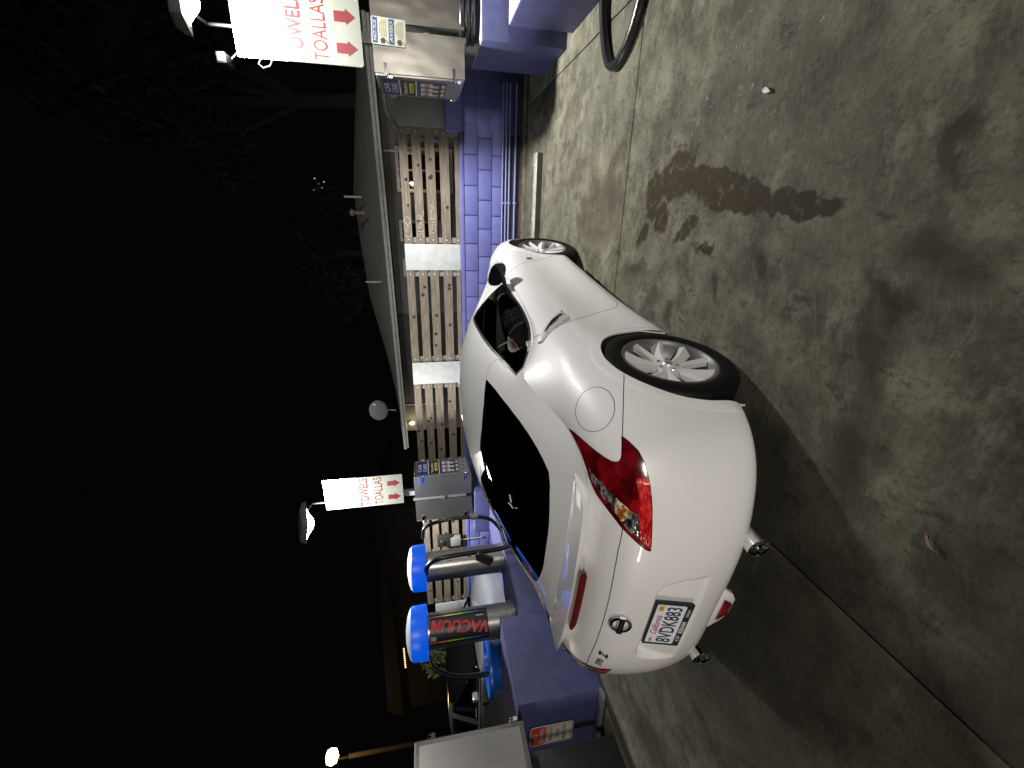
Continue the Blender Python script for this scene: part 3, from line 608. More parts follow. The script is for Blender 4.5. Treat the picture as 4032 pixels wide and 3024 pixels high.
# handle (both doors), mirrors
HM = mat('handle_silver',(.66,.66,.66),.3,.35,var=.1)
for sg, dkey in ((-1,'r'),(1,'l')):
    P = lambda x,z,o=0: Vector((x,sg*(np.interp(z,[.60,.70,.78,.84,.90],[.885,.879,.858,.828,.782])+o),z))
    m = MB(); path = [P(.470,.882,.004),P(.545,.812,.022),P(.60,.745,.026),P(.645,.690,.016)]
    top = [P(.475,.890,.010),P(.560,.842,.020),P(.655,.752,.022),P(.735,.686,.012)]; bot = [P(.455,.872,.008),P(.520,.780,.018),P(.585,.700,.020),P(.625,.664,.010)]
    V = []; 
    for a,b in zip(top,bot): V += [a-Vector((0,sg*.020,0)),a,a*.5+b*.5+Vector((0,sg*.006,0)),b,b-Vector((0,sg*.020,0))]
    F = [(i*5+j,i*5+j+1,i*5+6+j,i*5+5+j) for i in range(3) for j in range(4)]+[(0,1,2,3,4),(15,16,17,18,19)]
    m.add(V,F if sg>0 else [f[::-1] for f in F]); hd = m.build('door_handle',HM,DOORS[dkey],smooth=50)
    m = MB(); a, b = [P(.515,.845,.0255),P(.585,.775,.031),P(.655,.705,.026)], None
    V = []
    for c,w_ in zip(a,(.004,.014,.010)): V += [c+Vector((.5,0,.75))*w_,c-Vector((.5,0,.75))*w_]
    m.add(V,[(0,1,3,2),(2,3,5,4)]); m.build('grip_recess',TRIM,hd)
    m = MB(); m.lathe([(0,.0),(.008,0),(.009,-.006)],tuple(P(.69,.695,.022)),'y',12); m.build('key_lock',CHROME,hd)
    # mirror: shell, glass, foot
    c = Vector((1.60,sg*.868,.955)); m = MB()
    prof = [(.00,1.0),(.03,1.02),(.07,.95),(.105,.75),(.125,.42),(.130,.05)]
    V = []; nn = 20
    for dx,sc in prof:
        for k in range(nn):
            a = 2*PI*k/nn; yy = .092*math.copysign(abs(math.cos(a))**.75,math.cos(a)); zz = .066*math.copysign(abs(math.sin(a))**.75,math.sin(a))
            zz += .018*(-yy/.092) if True else 0
            V.append(c+Vector((dx,sg*yy*sc,zz*sc)))
    F = [(i*nn+k,i*nn+(k+1)%nn,(i+1)*nn+(k+1)%nn,(i+1)*nn+k) for i in range(5) for k in range(nn)]+[tuple(range(5*nn,6*nn))]
    m.add(V,F if sg<0 else [f[::-1] for f in F]); mr = m.build('wing_mirror',PAINT,CAR,smooth=60)
    m = MB(); m.add([v+Vector((.004 if k<nn else -.003,0,0)) for k,v in enumerate([p for p in V[:nn]]+[c+(p-c)*.93 for p in V[:nn]])],[(k,(k+1)%nn,nn+(k+1)%nn,nn+k) for k in range(nn)]); m.build('mirror_bezel',TRIM,mr)
    m = MB(); m.add([c+(p-c)*.93+Vector((-.001,0,0)) for p in V[:nn]],[tuple(range(nn))]); m.build('mirror_glass',mat('mirror_glass',(.025,.025,.03),.03,.6,var=0),mr,smooth=0)
    m = MB(); m.obox((1.655,sg*.79,.885),(.035,0,0),(0,sg*.05,.012),(0,0,.016)); m.build('mirror_foot',TRIM,mr,bevel=.006)
# side window lettering and rear window stickers
WS_O = Vector((.555,-.741,.925)); WS_X = Vector((.96,0,-.14)).normalized(); WS_Y = Vector((.12,.34,.93)).normalized(); m = MB()
for st_ in ([(430,1300),(430,1150),(480,1120),(560,1150),(670,1210)],[(455,1070),(460,970),(560,1000),(670,1040)],[(500,920),(480,800),(560,800),(670,850)],[(390,725),(460,700),(460,620),(560,640),(670,690)],[(460,620),(470,500),(390,510)],[(470,500),(560,520),(620,560)],[(600,470),(680,470)],[(430,430),(430,290),(500,270),(680,320)]):
    m.tube([WS_O+WS_X*((775-y)*.000128)+WS_Y*((535-x)*.00010)+WS_X.cross(WS_Y)*-.004 for x,y in st_],.0026,5)
m.build('window_script',mat('decal_white',(.8,.8,.8),.5,var=0),CAR)
def on_glass(t,k,off=.0015):
    p = ev_upper([t],[k])[0,0]; a = ev_upper([t+.004],[k])[0,0]-p; b = ev_upper([t],[min(k+.004,1)])[0,0]-p
    n = np.cross(b,a); n /= np.linalg.norm(n); return Vector((p[0]+n[0]*off,-(p[1]+n[1]*off),p[2]+n[2]*off)), Vector((a[0],-a[1],a[2])).normalized(), Vector((b[0],-b[1],b[2])).normalized()
DEC = mat('decal_white',(.8,.8,.8),.5,var=0)
for (ta,ka),(tb,kb) in (((.2785,.958),(.2665,1.0)),((.2640,.925),(.2545,.978))):
    p0, g0, h0 = on_glass(ta,ka,.002); p1, g1, h1 = on_glass(tb,kb,.002); u = (p1-p0).normalized(); nn = g0.cross(h0).normalized(); m = MB(); m.obox((p0+p1)/2,(p1-p0)*.5,nn.cross(u)*.0075,nn*.0004); m.build('window_sticker',DEC,RG,smooth=0)
def left_glass(t,k):
    p, g_, h_ = on_glass(t,1-abs(k-1),.002); return Vector((p.x,-p.y if k>1 else p.y,p.z))
m = MB(); m.tube([left_glass(*q) for q in ((0.2670,1.0217),(0.2608,1.0186),(0.2583,1.0074),(0.2521,1.0124),(0.2446,1.0174),(0.2397,1.0000),(0.2360,0.9845),(0.2316,0.9721),(0.2260,0.9616))],.0022,5); m.build('window_scribble',DEC,RG)
# cabin
SEAT = mat('seat_cloth',(.06,.06,.062),.85,var=.3,scale=20); DASH = mat('dash_plastic',(.04,.04,.04),.6,var=.1)
for sg in (-1,1):
    st = MB(); st.obox((1.22,sg*.36,.36),(.25,0,0),(0,.24,0),(0,0,.09)); SB = st.build('seat',SEAT,CAR,bevel=.05,seg=3)
    st = MB(); st.obox((.90,sg*.36,.66),(.07,0,-.02),(0,.23,0),(-.10,0,.30)); st.build('seat_back',SEAT,SB,bevel=.045,seg=3)
    st = MB(); st.obox((.77,sg*.36,1.01),(.045,0,0),(0,.12,0),(-.015,0,.075)); st.build('headrest',SEAT,SB,bevel=.03,seg=3)
    st = MB(); st.tube([(.70,sg*.62,1.06),(.74,sg*.60,.9),(.86,sg*.56,.6)],.018,6); st.build('seat_belt',mat('belt_grey',(.12,.13,.12),.8),SB)
d = MB(); d.obox((2.0,0,.74),(.24,0,0),(0,.70,0),(0,0,.10)); d.build('dashboard',DASH,CAR,bevel=.05)
d = MB(); d.tube([Vector((1.66,.36,.74))+Vector((.06*math.sin(a),.18*math.cos(a),.17*math.sin(a))) for a in np.linspace(0,2*PI,25)[:-1]],.014,8,closed=True); d.obox((1.70,.36,.74),(.03,0,0),(0,.17,0),(0,0,.025)); d.build('steering_wheel',DASH,CAR)
box((.15,-.55,.55),(.62,.55,.72)).build('cargo_shelf',LINER,CAR,bevel=.03)
# wheels
TYRE = mat('tyre_rubber',(.0035,.0035,.0037),.55,var=.3,scale=30,spec=.18); RIM = mat('rim_silver',(.86,.86,.86),.30,.45,var=.06,scale=12); DISC = mat('brake_disc',(.050,.045,.043),.55,.6,var=.4,scale=30); CALI = mat('hub_dark',(.018,.008,.008),.8,var=.3,scale=20)
def tyre_mesh(w, R, rr):
    h = w/2; p = [(rr-.012,-h*.80),(rr,-h*.86),(rr+.006,-h*.90),(rr+.018,-h*.985),(rr+.045,-h*1.02),(R-.034,-h*.975),(R-.018,-h*.93),(R-.006,-h*.84)]
    tread = []
    for k,c in enumerate((-.62,-.22,.22,.62)): tread += [(R,h*(c-.10)-.0),(R-.007,h*(c-.07)),(R-.007,h*(c+.07)),(R,h*(c+.10))]
    p = p+tread+[(a,-b) for a,b in p[::-1]]; m = MB(); m.lathe(p,(0,0,0),'y',72)
    # raised sidewall ribs
    for k in range(72):
        a = 2*PI*(k+.5)/72
    return m.mesh('tyre',TYRE,35)
def rim_parts(w, rr):
    h = w/2; o = -h*.86     # outer face towards -y
    b = MB(); b.lathe([(rr-.002,o+.012),(rr+.006,o-.004),(rr+.004,o-.010),(rr-.006,o-.011),(rr-.014,o-.002),(rr-.020,o+.012),(rr-.026,o+.05),(rr-.045,o+.075),(rr-.05,h*.4),(rr-.02,h*.7),(rr,h*.85)],(0,0,0),'y',72)
    barrel = b.mesh('rim',mat('rim_barrel',(.13,.13,.13),.45,.5,var=.1),30)
    s = MB()
    for i in range(5):
        for sg in (-1,1):
            a0 = 2*PI*i/5+PI/2+.10; ac = a0+sg*.13; ae = a0+sg*.285
            sec = []
            for u in np.linspace(0,1,9):
                r = .052+(rr-.018-.052)*u; a = ac*(1-u)**1.15+ae*(1-(1-u)**1.15); wd = .0190+.0165*u+.004*(1-u)**3
                dep = o+.030-.026*u**1.6+(.014 if u<.12 else 0)*0; rad = Vector((math.cos(a),0,math.sin(a))); tn = Vector((-math.sin(a),0,math.cos(a)))
                c = rad*r; tw = sg*.015*(.35+u)
                y0 = dep; sec.append([c-tn*wd+Vector((0,y0+.028,0)),c-tn*wd*.95+Vector((0,y0+.004+max(tw,0),0)),c+tn*wd*.22*sg+Vector((0,y0-.008,0)),c+tn*wd*.95+Vector((0,y0+.004+max(-tw,0),0)),c+tn*wd+Vector((0,y0+.028,0))])
            V = [p for q in sec for p in q]; F = [(k*5+j,k*5+j+1,k*5+6+j,k*5+5+j) for k in range(8) for j in range(4)]
            s.add(V,F)
    s.lathe([(.0,o+.012),(.024,o+.010),(.028,o+.014),(.030,o+.022),(.034,o+.020),(.066,o+.028),(.074,o+.036),(.074,o+.08)],(0,0,0),'y',40)
    for f in s.f: f.reverse()
    spokes = s.mesh('spoke_star',RIM,32)
    g = MB(); g.lathe([(.0,o+.018),(.008,o+.018),(.0095,o+.024),(.0095,o+.05)],(0,0,0),'y',8); nuts = g.mesh('lug_nut',CHROME,40)
    c = MB(); c.lathe([(0,o+.0085),(.019,o+.0085),(.0215,o+.011)],(0,0,0),'y',28); cap = c.mesh('centre_cap',mat('cap_silver',(.5,.5,.5),.3,.8,var=.1),40)
    d = MB(); d.lathe([(.0,o+.085),(.155,o+.085),(.158,o+.09),(.158,o+.115),(0,o+.115)],(0,0,0),'y',48); disc = d.mesh('brake_disc',DISC,30)
    k = MB(); k.lathe([(0,o+.12),(rr-.05,o+.12)],(0,0,0),'y',40); back = k.mesh('brake_shield',CALI,0)
    return barrel, spokes, nuts, cap, disc, back
for nm, x, y, w, R, st in (('rear',0,.793,.245,.3385,0),('front',2.55,.772,.225,.341,-.045)):
    tm = tyre_mesh(w,R,.232); rp = rim_parts(w,.236)
    for sg in (-1,1):
        ty = link('wheel',tm,CAR,(x,sg*y,R-.004)); ty.rotation_euler = (0,.35 if sg<0 else 0,(PI if sg>0 else 0)+st)
        for me in rp:
            if me.name.startswith('lug_nut'):
                for i in range(5): a = 2*PI*i/5+PI/2+.10+PI/5; link('lug_nut',me,ty,(.050*math.cos(a),0,.050*math.sin(a)))
            else: link(me.name.split('.')[0],me,ty)
# slight flat of the contact patch is below the ground film

# ================================================================== the ground: concrete slabs with open joints
G0 = MB(); G0.add([(-60,-40,-.03),(60,-40,-.03),(60,90,-.03),(-60,90,-.03)],[(0,1,2,3)]); ground = G0.build('ground',mat('dark_earth',(.03,.03,.027),.9,var=.3,scale=.6),smooth=0); tag(ground,kind='structure')
g = .006
def slab(x0,x1,y0,y1,chip=0):
    # subdivided sheet with rounded, sunken edges
    nx, ny = max(2,int((x1-x0)/.25)), max(2,int((y1-y0)/.25)); e = .012
    xs = [x0+g,x0+g+e]+[x0+(x1-x0)*i/nx for i in range(1,nx)]+[x1-g-e,x1-g]; ys = [y0+g,y0+g+e]+[y0+(y1-y0)*i/ny for i in range(1,ny)]+[y1-g-e,y1-g]
    V, F = [], []
    for i,x in enumerate(xs):
        for j,y in enumerate(ys):
            ed = i in (0,len(xs)-1) or j in (0,len(ys)-1); V.append((x,y,-.006 if ed else 0))
    m = len(ys)
    for i in range(len(xs)-1):
        for j in range(m-1): F.append((i*m+j,(i+1)*m+j,(i+1)*m+j+1,i*m+j+1))
    k = len(V); per = [i*m for i in range(len(xs))]+[(len(xs)-1)*m+j for j in range(1,m)]+[i*m+m-1 for i in range(len(xs)-2,-1,-1)]+[j for j in range(m-2,0,-1)]
    V += [(V[i][0],V[i][1],-.028) for i in per]; n = len(per)
    for q in range(n): F.append((per[q],k+q,k+(q+1)%n,per[(q+1)%n]))
    return MB().add(V,F).build('concrete_slab',GROUND,ground,smooth=35)
for x0,x1 in ((-5.9,-2.86),(-2.86,.142),(.142,3.0),(3.0,6.0)):
    for y0,y1 in ((-7.6,-4.9),(-4.9,-2.2),(-2.2,1.308),(1.308,4.70)): slab(x0,x1,y0,y1)
JT = mat('joint_dirt',(.018,.017,.013),.9,var=.4,scale=20)
for x0,x1 in ((-9.5,-5.9),(6.0,9)):
    for y0,y1 in ((-4.9,-2.2),(-2.2,1.308),(1.308,4.70)): slab(x0,x1,y0,y1)
# ================================================================== wall of painted blocks with a plain board fence on top
WS = 4.95
WALL = thing('block_wall','long periwinkle blue concrete block wall behind the parked coupe','wall',(0,WS,0))
box((-9.0,.012,0),(3.35,.19,.925)).build('mortar_core',MORTAR,WALL)
bm_ = []
for v in range(3):
    b = MB(); b.box((.004,0,.004),(.404-.003,.03,.201)); bb = b.build('block',BLUE,None,bevel=.006); bm_.append(bb.data); bpy.data.objects.remove(bb)
random.seed(3)
for r,z in enumerate((.049,.255,.461,.668)):
    x = 3.35-.408*(.5 if r%2 else 1)
    off = {0:.10,1:.345,2:.155,3:.35}[r]
    x = off+.41*7
    while x>-8.9:
        if x+.41<3.36:
            o = link('block',random.choice(bm_),WALL,(x,-.004-random.random()*.005,z)); o.rotation_euler = (0,random.uniform(-.004,.004),random.uniform(-.006,.006))
        x -= .41
m = MB(); m.box((-8.9,-.012,.876),(2.66,.20,.935)); CAPM = m.build('wall_cap',BLUE,WALL,bevel=.008)
m = MB(); m.box((2.68,-.03,.885),(3.42,.25,1.125)); m.build('cap_block',BLUE,WALL,bevel=.008)
m = MB(); m.box((2.69,-.006,.0),(3.45,.22,.884)); m.build('end_pier',BLUE,WALL,bevel=.006)
m = MB(); m.box((-8.9,-.03,0),(3.4,.0,.046)); m.build('wall_footing',BLUE_D,WALL,bevel=.008)
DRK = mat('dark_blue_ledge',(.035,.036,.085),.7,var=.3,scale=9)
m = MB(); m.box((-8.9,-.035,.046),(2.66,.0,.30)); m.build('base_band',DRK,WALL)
for z,d,r in ((.312,.052,.011),(.262,.055,.0125),(.212,.058,.0125),(.125,.062,.014)):
    m = MB(); m.tube([(-8.8,WS-d,z+.01),(-2,WS-d,z+.004),(3.3,WS-d,z-.004)],r,10)
    for x in np.arange(-6,3,1.55): m.box((x,WS-d-r-.003,z-.022),(x+.025,WS-.02,z+.022))
    pp = m.build('conduit',BLUE_P,None); tag(pp,'pale conduit at the foot of the blue wall, '+{.312:'topmost of four',.262:'second of four from the top',.212:'third of four from the top',.125:'lowest of four'}[z],'pipe','conduits along the wall foot')
RUST = mat('rusty_drip',(.16,.075,.03),.9,var=.8,scale=12,col2=(.03,.028,.03))
cb = MB(); cb.box((-8.9,4.712,-.02),(6.2,4.915,.022)); c = cb.build('curb_strip',GROUND,None,bevel=.01); tag(c,kind='structure')
rs = MB(); rs.box((-6,4.886,.0222),(3.2,4.9,.046)); rs.build('rust_stain',RUST,WALL,loc=(0,-WS,0))
# wheel stop under the nose of the coupe
m = MB(); L0, L1 = .30, 2.32
pf = [(3.775,0),(3.782,.070),(3.795,.080),(3.915,.080),(3.93,.070),(3.94,0)]
m.prism([(a-3.775,b) for a,b in pf],(0,0,0),(0,1,0),(0,0,1),(L1-L0,0,0))
STOPM = mat('wheel_stop_concrete',(.30,.30,.25),.7,var=.35,scale=7,bump=.5,bscale=50)
st = m.build('wheel_stop',STOPM,None,bevel=.006,loc=(L0,3.775,0)); st.rotation_euler = (0,0,0); tag(st,'long low concrete wheel stop with scuffed top in front of the coupe','wheel stop')
m = MB(); m.obox(((L1-L0)/2,.0005,.036),((L1-L0)/2-.004,0,0),(0,.004,.001),(0,-.003,.034)); m.build('stop_front',mat('dark_face',(.045,.040,.028),.8,var=.4,scale=9),st)  # darker sheet over the front of the stop
SCF = mat('scuff_white',(.62,.62,.58),.7,var=.3,scale=40); m = MB(); random.seed(5)
for i in range(26):
    x = random.uniform(.1,1.9); y = random.uniform(.03,.13); m.tube([(x,y,.0805),(x+random.uniform(.01,.05),y+random.uniform(-.012,.012),.0805)],random.uniform(.002,.005),5)
m.build('tyre_scuff',SCF,st)
# fence: boards in bays between whitewashed panels
FN = thing('board_fence','weathered horizontal board fence with pale blank panels, on top of the blue wall','fence',(0,5.05,.93))
random.seed(11)
def board(x0,x1,z0,z1,mt=None,y=0,th=.022):
    n = 9; V, F = [], []
    for i in range(n):
        x = x0+(x1-x0)*i/(n-1); a = random.uniform(-.003,.003); b = random.uniform(-.003,.003); yy = y+random.uniform(-.001,.001)
        V += [(x,yy,z0+a),(x,yy,z1+b),(x,yy+th,z1+b),(x,yy+th,z0+a)]
    for i in range(n-1):
        for k in range(4): F.append((i*4+k,i*4+(k+1)%4,i*4+4+(k+1)%4,i*4+4+k))
    F += [(0,3,2,1),tuple((n-1)*4+k for k in range(4))]
    F = [f[::-1] for f in F]
    me_ = MB().add([(v[0]-x0,v[1],v[2]) for v in V],F).build('board',WOOD,FN,smooth=0,loc=(x0,0,0)); return me_
ROWS = [(1.668,1.786),(1.478,1.606),(1.292,1.424),(1.080,1.216),(.94,1.005)]
bays = [(1.155,2.715),(-.765,.75),(-2.80,-1.165),(-4.9,-3.0),(-6.25,-5.05)]
bolt = MB(); bolt.lathe([(0,-.006),(.012,-.005),(.013,0)],(0,0,0),'y',10); bme = bolt.mesh('bolt',mat('bolt_zinc',(.75,.75,.74),.3,.6,var=0),40)
for a,b in bays:
    for z0,z1 in ROWS:
        d = random.uniform(-.006,.006); board(a,b,z0-.93+d,z1-.93+d)
        for x in (a+.055,b-.055): link('bolt',bme,FN,(x,0,(z0+z1)/2-.93+d))
        if z1-z0>.1:
            for q in range(random.randint(1,3)):
                kx = random.uniform(a+.2,b-.2); k = MB(); k.lathe([(0,-.0012),(random.uniform(.012,.026),-.0010),(.028,0)],(kx,0,random.uniform(z0+.03,z1-.03)-.93),'y',12); k.build('board_knot',mat('knot_brown',(.035,.022,.014),.8,var=.3,scale=60),FN)
for a,b,z0,z1 in ((.755,1.150,.94,1.792),(-1.160,-.77,.94,1.790),(-3.0,-2.81,.94,1.79),(-5.05,-4.91,.94,1.79),(-6.55,-6.26,.95,1.63)):
    m = MB(); m.box((a,-.012,z0-.93),(b,.0,z1-.93)); m.build('blank_panel',PANELW,FN,bevel=.002)
for a,b in bays:
    for x in (a+.05,b-.05):
        m = MB(); m.box((x-.04,.024,-.0),(x+.04,.085,.84)); m.build('fence_post',mat('fence_post_grey',(.28,.28,.26),.7,var=.2),FN)
m = MB(); m.box((2.722,-.004,.195),(3.14,.012,.862)); m.build('grey_end_panel',GREYP,FN,bevel=.002)
CHALK = mat('chalk_scrawl',(.62,.60,.52),.8,var=.2,scale=60)
def scrawl(strokes,x,z,s,r=.0042,nm='chalk_scrawl',th=FN):
    m = MB()
    for st_ in strokes: m.tube([(x+a*s,-.0035,z+b*s-.93) for a,b in st_],r,5)
    m.build(nm,CHALK,th)
arc = lambda cx,cy,r,a0,a1,n=10,ry=None: [(cx+r*math.cos(a0+(a1-a0)*i/n),cy+(ry or r)*math.sin(a0+(a1-a0)*i/n)) for i in range(n+1)]
scrawl([[(.35,.95),(.1,.75),(.05,.4),(.25,.1),(.75,.05)],[(.8,.6),(1.2,.8),(1.45,.25),(1.7,.6)],arc(2.3,.5,.5,PI,3*PI,16,.42)],1.24,1.672,.105)
scrawl([[(.6,.95),(.25,.9),(.15,.65),(.55,.5),(.6,.2),(.25,.05),(.0,.2)],[(.85,.9),(.8,.05),(1.15,.1)],[(1.4,.95),(1.5,.1)],[(1.7,.2),(2.2,.8)],[(1.75,.75),(2.1,.2)],[(2.5,.05),(2.55,.95)],arc(2.75,.68,.25,PI/2,-PI/2,8),[(2.55,.45),(3.3,-.05),(3.8,.1)]],1.24,1.485,.105)
scrawl([[(.05,.05),(.05,.9),(.55,.05),(.6,.9)],arc(1.0,.45,.28,0,2*PI,14,.38),[(1.85,.8),(1.5,.85),(1.45,.55),(1.85,.4),(1.8,.08),(1.4,.12)],[(2.1,.1),(2.1,.55)],[(2.08,.8),(2.12,.84)],[(2.5,.05),(2.5,.95)],[(2.95,.75),(2.5,.4),(3.0,.05)],[(3.1,.5),(3.5,.65),(3.9,.35),(4.4,.7)]],1.235,1.30,.11)
# galvanized gate frame at the far right
m = MB(); m.tube([(3.62,5.12,1.955),(3.10,5.12,1.955),(2.90,5.12,1.93),(2.60,5.16,1.74),(2.58,5.16,1.2)],.032,8); m.tube([(3.195,5.10,1.92),(3.185,5.10,1.12)],.028,8); gf = m.build('gate_frame',GALV,None); tag(gf,'bent galvanized steel frame standing above the wall beside the grey panel','frame')
# ================================================================== house behind the fence
HS = thing('grey_house','low dark grey house with shallow roof and white gutter behind the fence','house',(0,9.0,0))
HW = mat('house_stucco',(.13,.133,.138),.85,var=.1,scale=3,bump=.3); HR = mat('roof_shingle',(.36,.34,.31),.9,var=.35,scale=20,bump=.5,bscale=30); HT = mat('house_trim_white',(.50,.50,.46),.6,var=.25,scale=12)
m = MB(); m.box((-4.4,.75,0),(5.2,.9,2.40)); m.build('house_wall',HW,HS)
m = MB(); m.box((-.93,.73,0),(-.90,.745,2.3)); m.box((-4.4,.70,.0),(-.93,.748,2.3)); m.build('wall_panel',mat('house_stucco_dark',(.06,.06,.064),.85,var=.1),HS)
# roof planes: eave at the front, ridge behind, gable ends fall to both sides
ev = lambda x: 2.384+.018*(x-2.19)+.02
st_ = [(-4.52,2.50,2.6),(-2.8,2.86,3.2),(-.9,3.22,3.2),(.7,3.34,3.2),(2.2,3.40,3.2),(3.7,3.22,3.2),(5.3,3.0,3.2)]; V, F = [], []
for x,zr,yr in st_:
    for k in range(7): u = k/6; V.append((x,-.05+(yr+.05)*u,ev(x)+(zr-ev(x))*u+random.uniform(-.006,.006)))
    V.append((x,yr+2.5,zr-.6)); V.append((x,-.05,ev(x)-.03))
for i in range(len(st_)-1):
    for k in range(7): F.append((i*9+k,(i+1)*9+k,(i+1)*9+k+1,i*9+k+1))
    F.append((i*9,i*9+8,(i+1)*9+8,(i+1)*9))
m = MB(); m.add(V,F); m.build('roof',HR,HS,smooth=0)
m = MB(); m.add([(-4.54,-.09,ev(-4.54)-.105),(5.3,-.09,ev(5.3)-.125),(5.3,-.09,ev(5.3)+.02),(-4.54,-.09,ev(-4.54)+.02),(-4.54,-.02,ev(-4.54)-.105),(5.3,-.02,ev(5.3)-.125),(5.3,-.02,ev(5.3)+.02),(-4.54,-.02,ev(-4.54)+.02)],[(0,1,2,3),(4,7,6,5),(0,4,5,1),(3,2,6,7),(0,3,7,4),(1,5,6,2)]); m.tube([(-4.54,-.12,ev(-4.54)-.02),(5.3,-.12,ev(5.3)-.02)],.045,8); m.build('gutter',HT,HS)
m = MB(); m.tube([(2.98,.70,2.30),(2.98,.70,1.5)],.03,8); m.build('downpipe',HT,HS); m = MB(); m.tube([(-3.55,.69,2.28),(-3.58,.69,1.2)],.014,6); m.build('downpipe',HT,HS)
def window(x0,x1,z0,z1,mull=True,fr=.07):
    m = MB()
    for a in ((x0,z0,x0+fr,z1),(x1-fr,z0,x1,z1),(x0+fr,z0,x1-fr,z0+fr),(x0+fr,z1-fr,x1-fr,z1)): m.box((a[0],.69,a[1]),(a[2],.745,a[3]))
    if mull: m.box(((x0+x1)/2-.02,.70,z0+fr),((x0+x1)/2+.02,.742,z1-fr))
    f = m.build('window',HT,HS); m = MB(); m.add([(x0,.735,z0),(x1,.735,z0),(x1,.735,z1),(x0,.735,z1)],[(0,1,2,3)]); m.build('pane',mat('window_dark',(.01,.01,.012),.08,var=0),f,smooth=0); return f
window(2.10,3.08,.70,2.05); window(.95,1.46,1.03,2.06,False); window(.08,.52,1.05,2.03,False); window(-.9,-1.5,1.2,2.0,False) if False else None
GLOW = mat('warm_bulb',(1,.85,.5),.4,var=0,emit=(1,.80,.42),es=14)
def bulb(p,r,nm,label,watt,par=None,col=(1,.78,.45)):
    t = thing(nm,label,'lamp',p); m = MB(); m.lathe([(0,-r),(r*.8,-r*.6),(r,0),(r*.8,r*.6),(0,r)],(0,0,0),'z',14); m.build('bulb',GLOW,t)
    m = MB(); m.lathe([(r*.5,r*.9),(r*.7,r*1.6),(0,r*1.9)],(0,0,0),'z',12); m.build('lamp_cap',GALV,t)
    if watt:
        l = bpy.data.lights.new('bulb_light','POINT'); l.energy = watt; l.color = col; l.shadow_soft_size = r*1.5; o = bpy.data.objects.new('bulb_light',l); COL.objects.link(o); o.location = (0,-.12,-.02); o.parent = t
    return t
bulb((-4.10,9.58,2.06),.055,'porch_lamp','lit warm porch lamp under the left end of the house gutter',14)
bulb((2.29,9.60,1.70),.035,'window_lamp','small lit lamp seen between boards in front of the house window',2)
# dish and roof vents
d = thing('satellite_dish','grey satellite dish on an arm above the house gutter','satellite dish',(-3.36,8.98,2.50))
m = MB(); m.lathe([(0,.05),(.12,.042),(.2,.02),(.27,-.012)],(0,0,0),'y',24); q = m.build('dish',mat('dish_grey',(.17,.17,.17),.6,var=.1),d); q.location = (0,0,.40); q.rotation_euler = (-.35,0,.25)
m = MB(); m.tube([(0,.05,.38),(-.04,.06,.1),(-.06,.06,-.05)],.018,6); m.tube([(0,.02,.12),(.12,-.25,.22),(.30,-.30,.42)],.01,5); m.obox((.32,-.31,.45),(.03,0,0),(0,.03,0),(0,0,.05)); m.build('dish_arm',GALV,d)
for x,z,h,lb in ((1.96,2.95,.28,'short thin vent pipe on the house roof, right of the capped flue'),(-.08,2.62,.30,'short pale vent pipe on the house roof, left of the capped flue')):
    m = MB(); m.tube([(0,0,0),(0,0,h+.12)],.025,8); v = m.build('vent_pipe',HT,None,loc=(x,9.9,z-.02)); tag(v,lb,'vent pipe')
m = MB(); m.tube([(0,0,0),(0,0,.26)],.045,10); m.lathe([(.045,.24),(.085,.27),(.085,.33),(0,.38)],(0,0,0),'z',12); v = m.build('roof_flue',mat('flue_rusty',(.22,.17,.15),.7,var=.4),None,loc=(1.60,9.9,2.88)); tag(v,'capped rusty flue on the house roof between the two vent pipes','flue')
# ================================================================== islands
def island(side):
    """side +1 right of the coupe, -1 left"""
    lab = {1:'stepped blue concrete island right of the coupe, carrying the large towels sign',-1:'stepped blue concrete island left of the coupe, carrying the vacuums'}[side]
    t = thing('concrete_island',lab,'island',(0,0,0)); return t
IR = island(1); IL = island(-1)
CAPW = mat('lamplit_island_top',(.40,.41,.52),.6,var=.15,scale=10,bump=.2)  # right island tops coloured pale where the lamp light falls
def blk(nm,lo,hi,par,rows=()):
    m = MB(); m.box(lo,(hi[0],hi[1],hi[2]-.004)); o = m.build(nm,BLUE_D,par,bevel=.012)
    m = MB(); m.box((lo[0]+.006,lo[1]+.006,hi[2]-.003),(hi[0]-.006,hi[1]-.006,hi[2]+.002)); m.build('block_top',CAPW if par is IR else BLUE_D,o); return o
blk('tall_block',(3.15,3.03,0),(4.05,3.92,.86),IR); blk('low_block',(3.225,1.30,0),(3.97,2.86,.628),IR); blk('tall_block',(3.15,.2,0),(4.05,1.1,.86),IR); blk('link_block',(3.30,2.86,0),(3.9,3.03,.30),IR)
blk('tall_block',(-3.60,.58,0),(-2.75,1.55,.85),IL); blk('low_block',(-3.55,1.56,0),(-2.79,4.02,.612),IL); blk('tall_block',(-3.62,4.03,0),(-2.75,4.68,.86),IL)
m = MB(); m.box((-3.625,.50,.0),(-2.74,.60,.045)); m.build('mortar_lip',mat('old_mortar',(.16,.16,.17),.9,var=.5,scale=14,bump=.6),IL,bevel=.012)
m = MB(); m.box((-3.265,.572,.02),(-3.19,.5795,.33)); m.build('black_stripe',mat('tar_black',(.014,.014,.014),.6,var=.4,scale=20),IL)
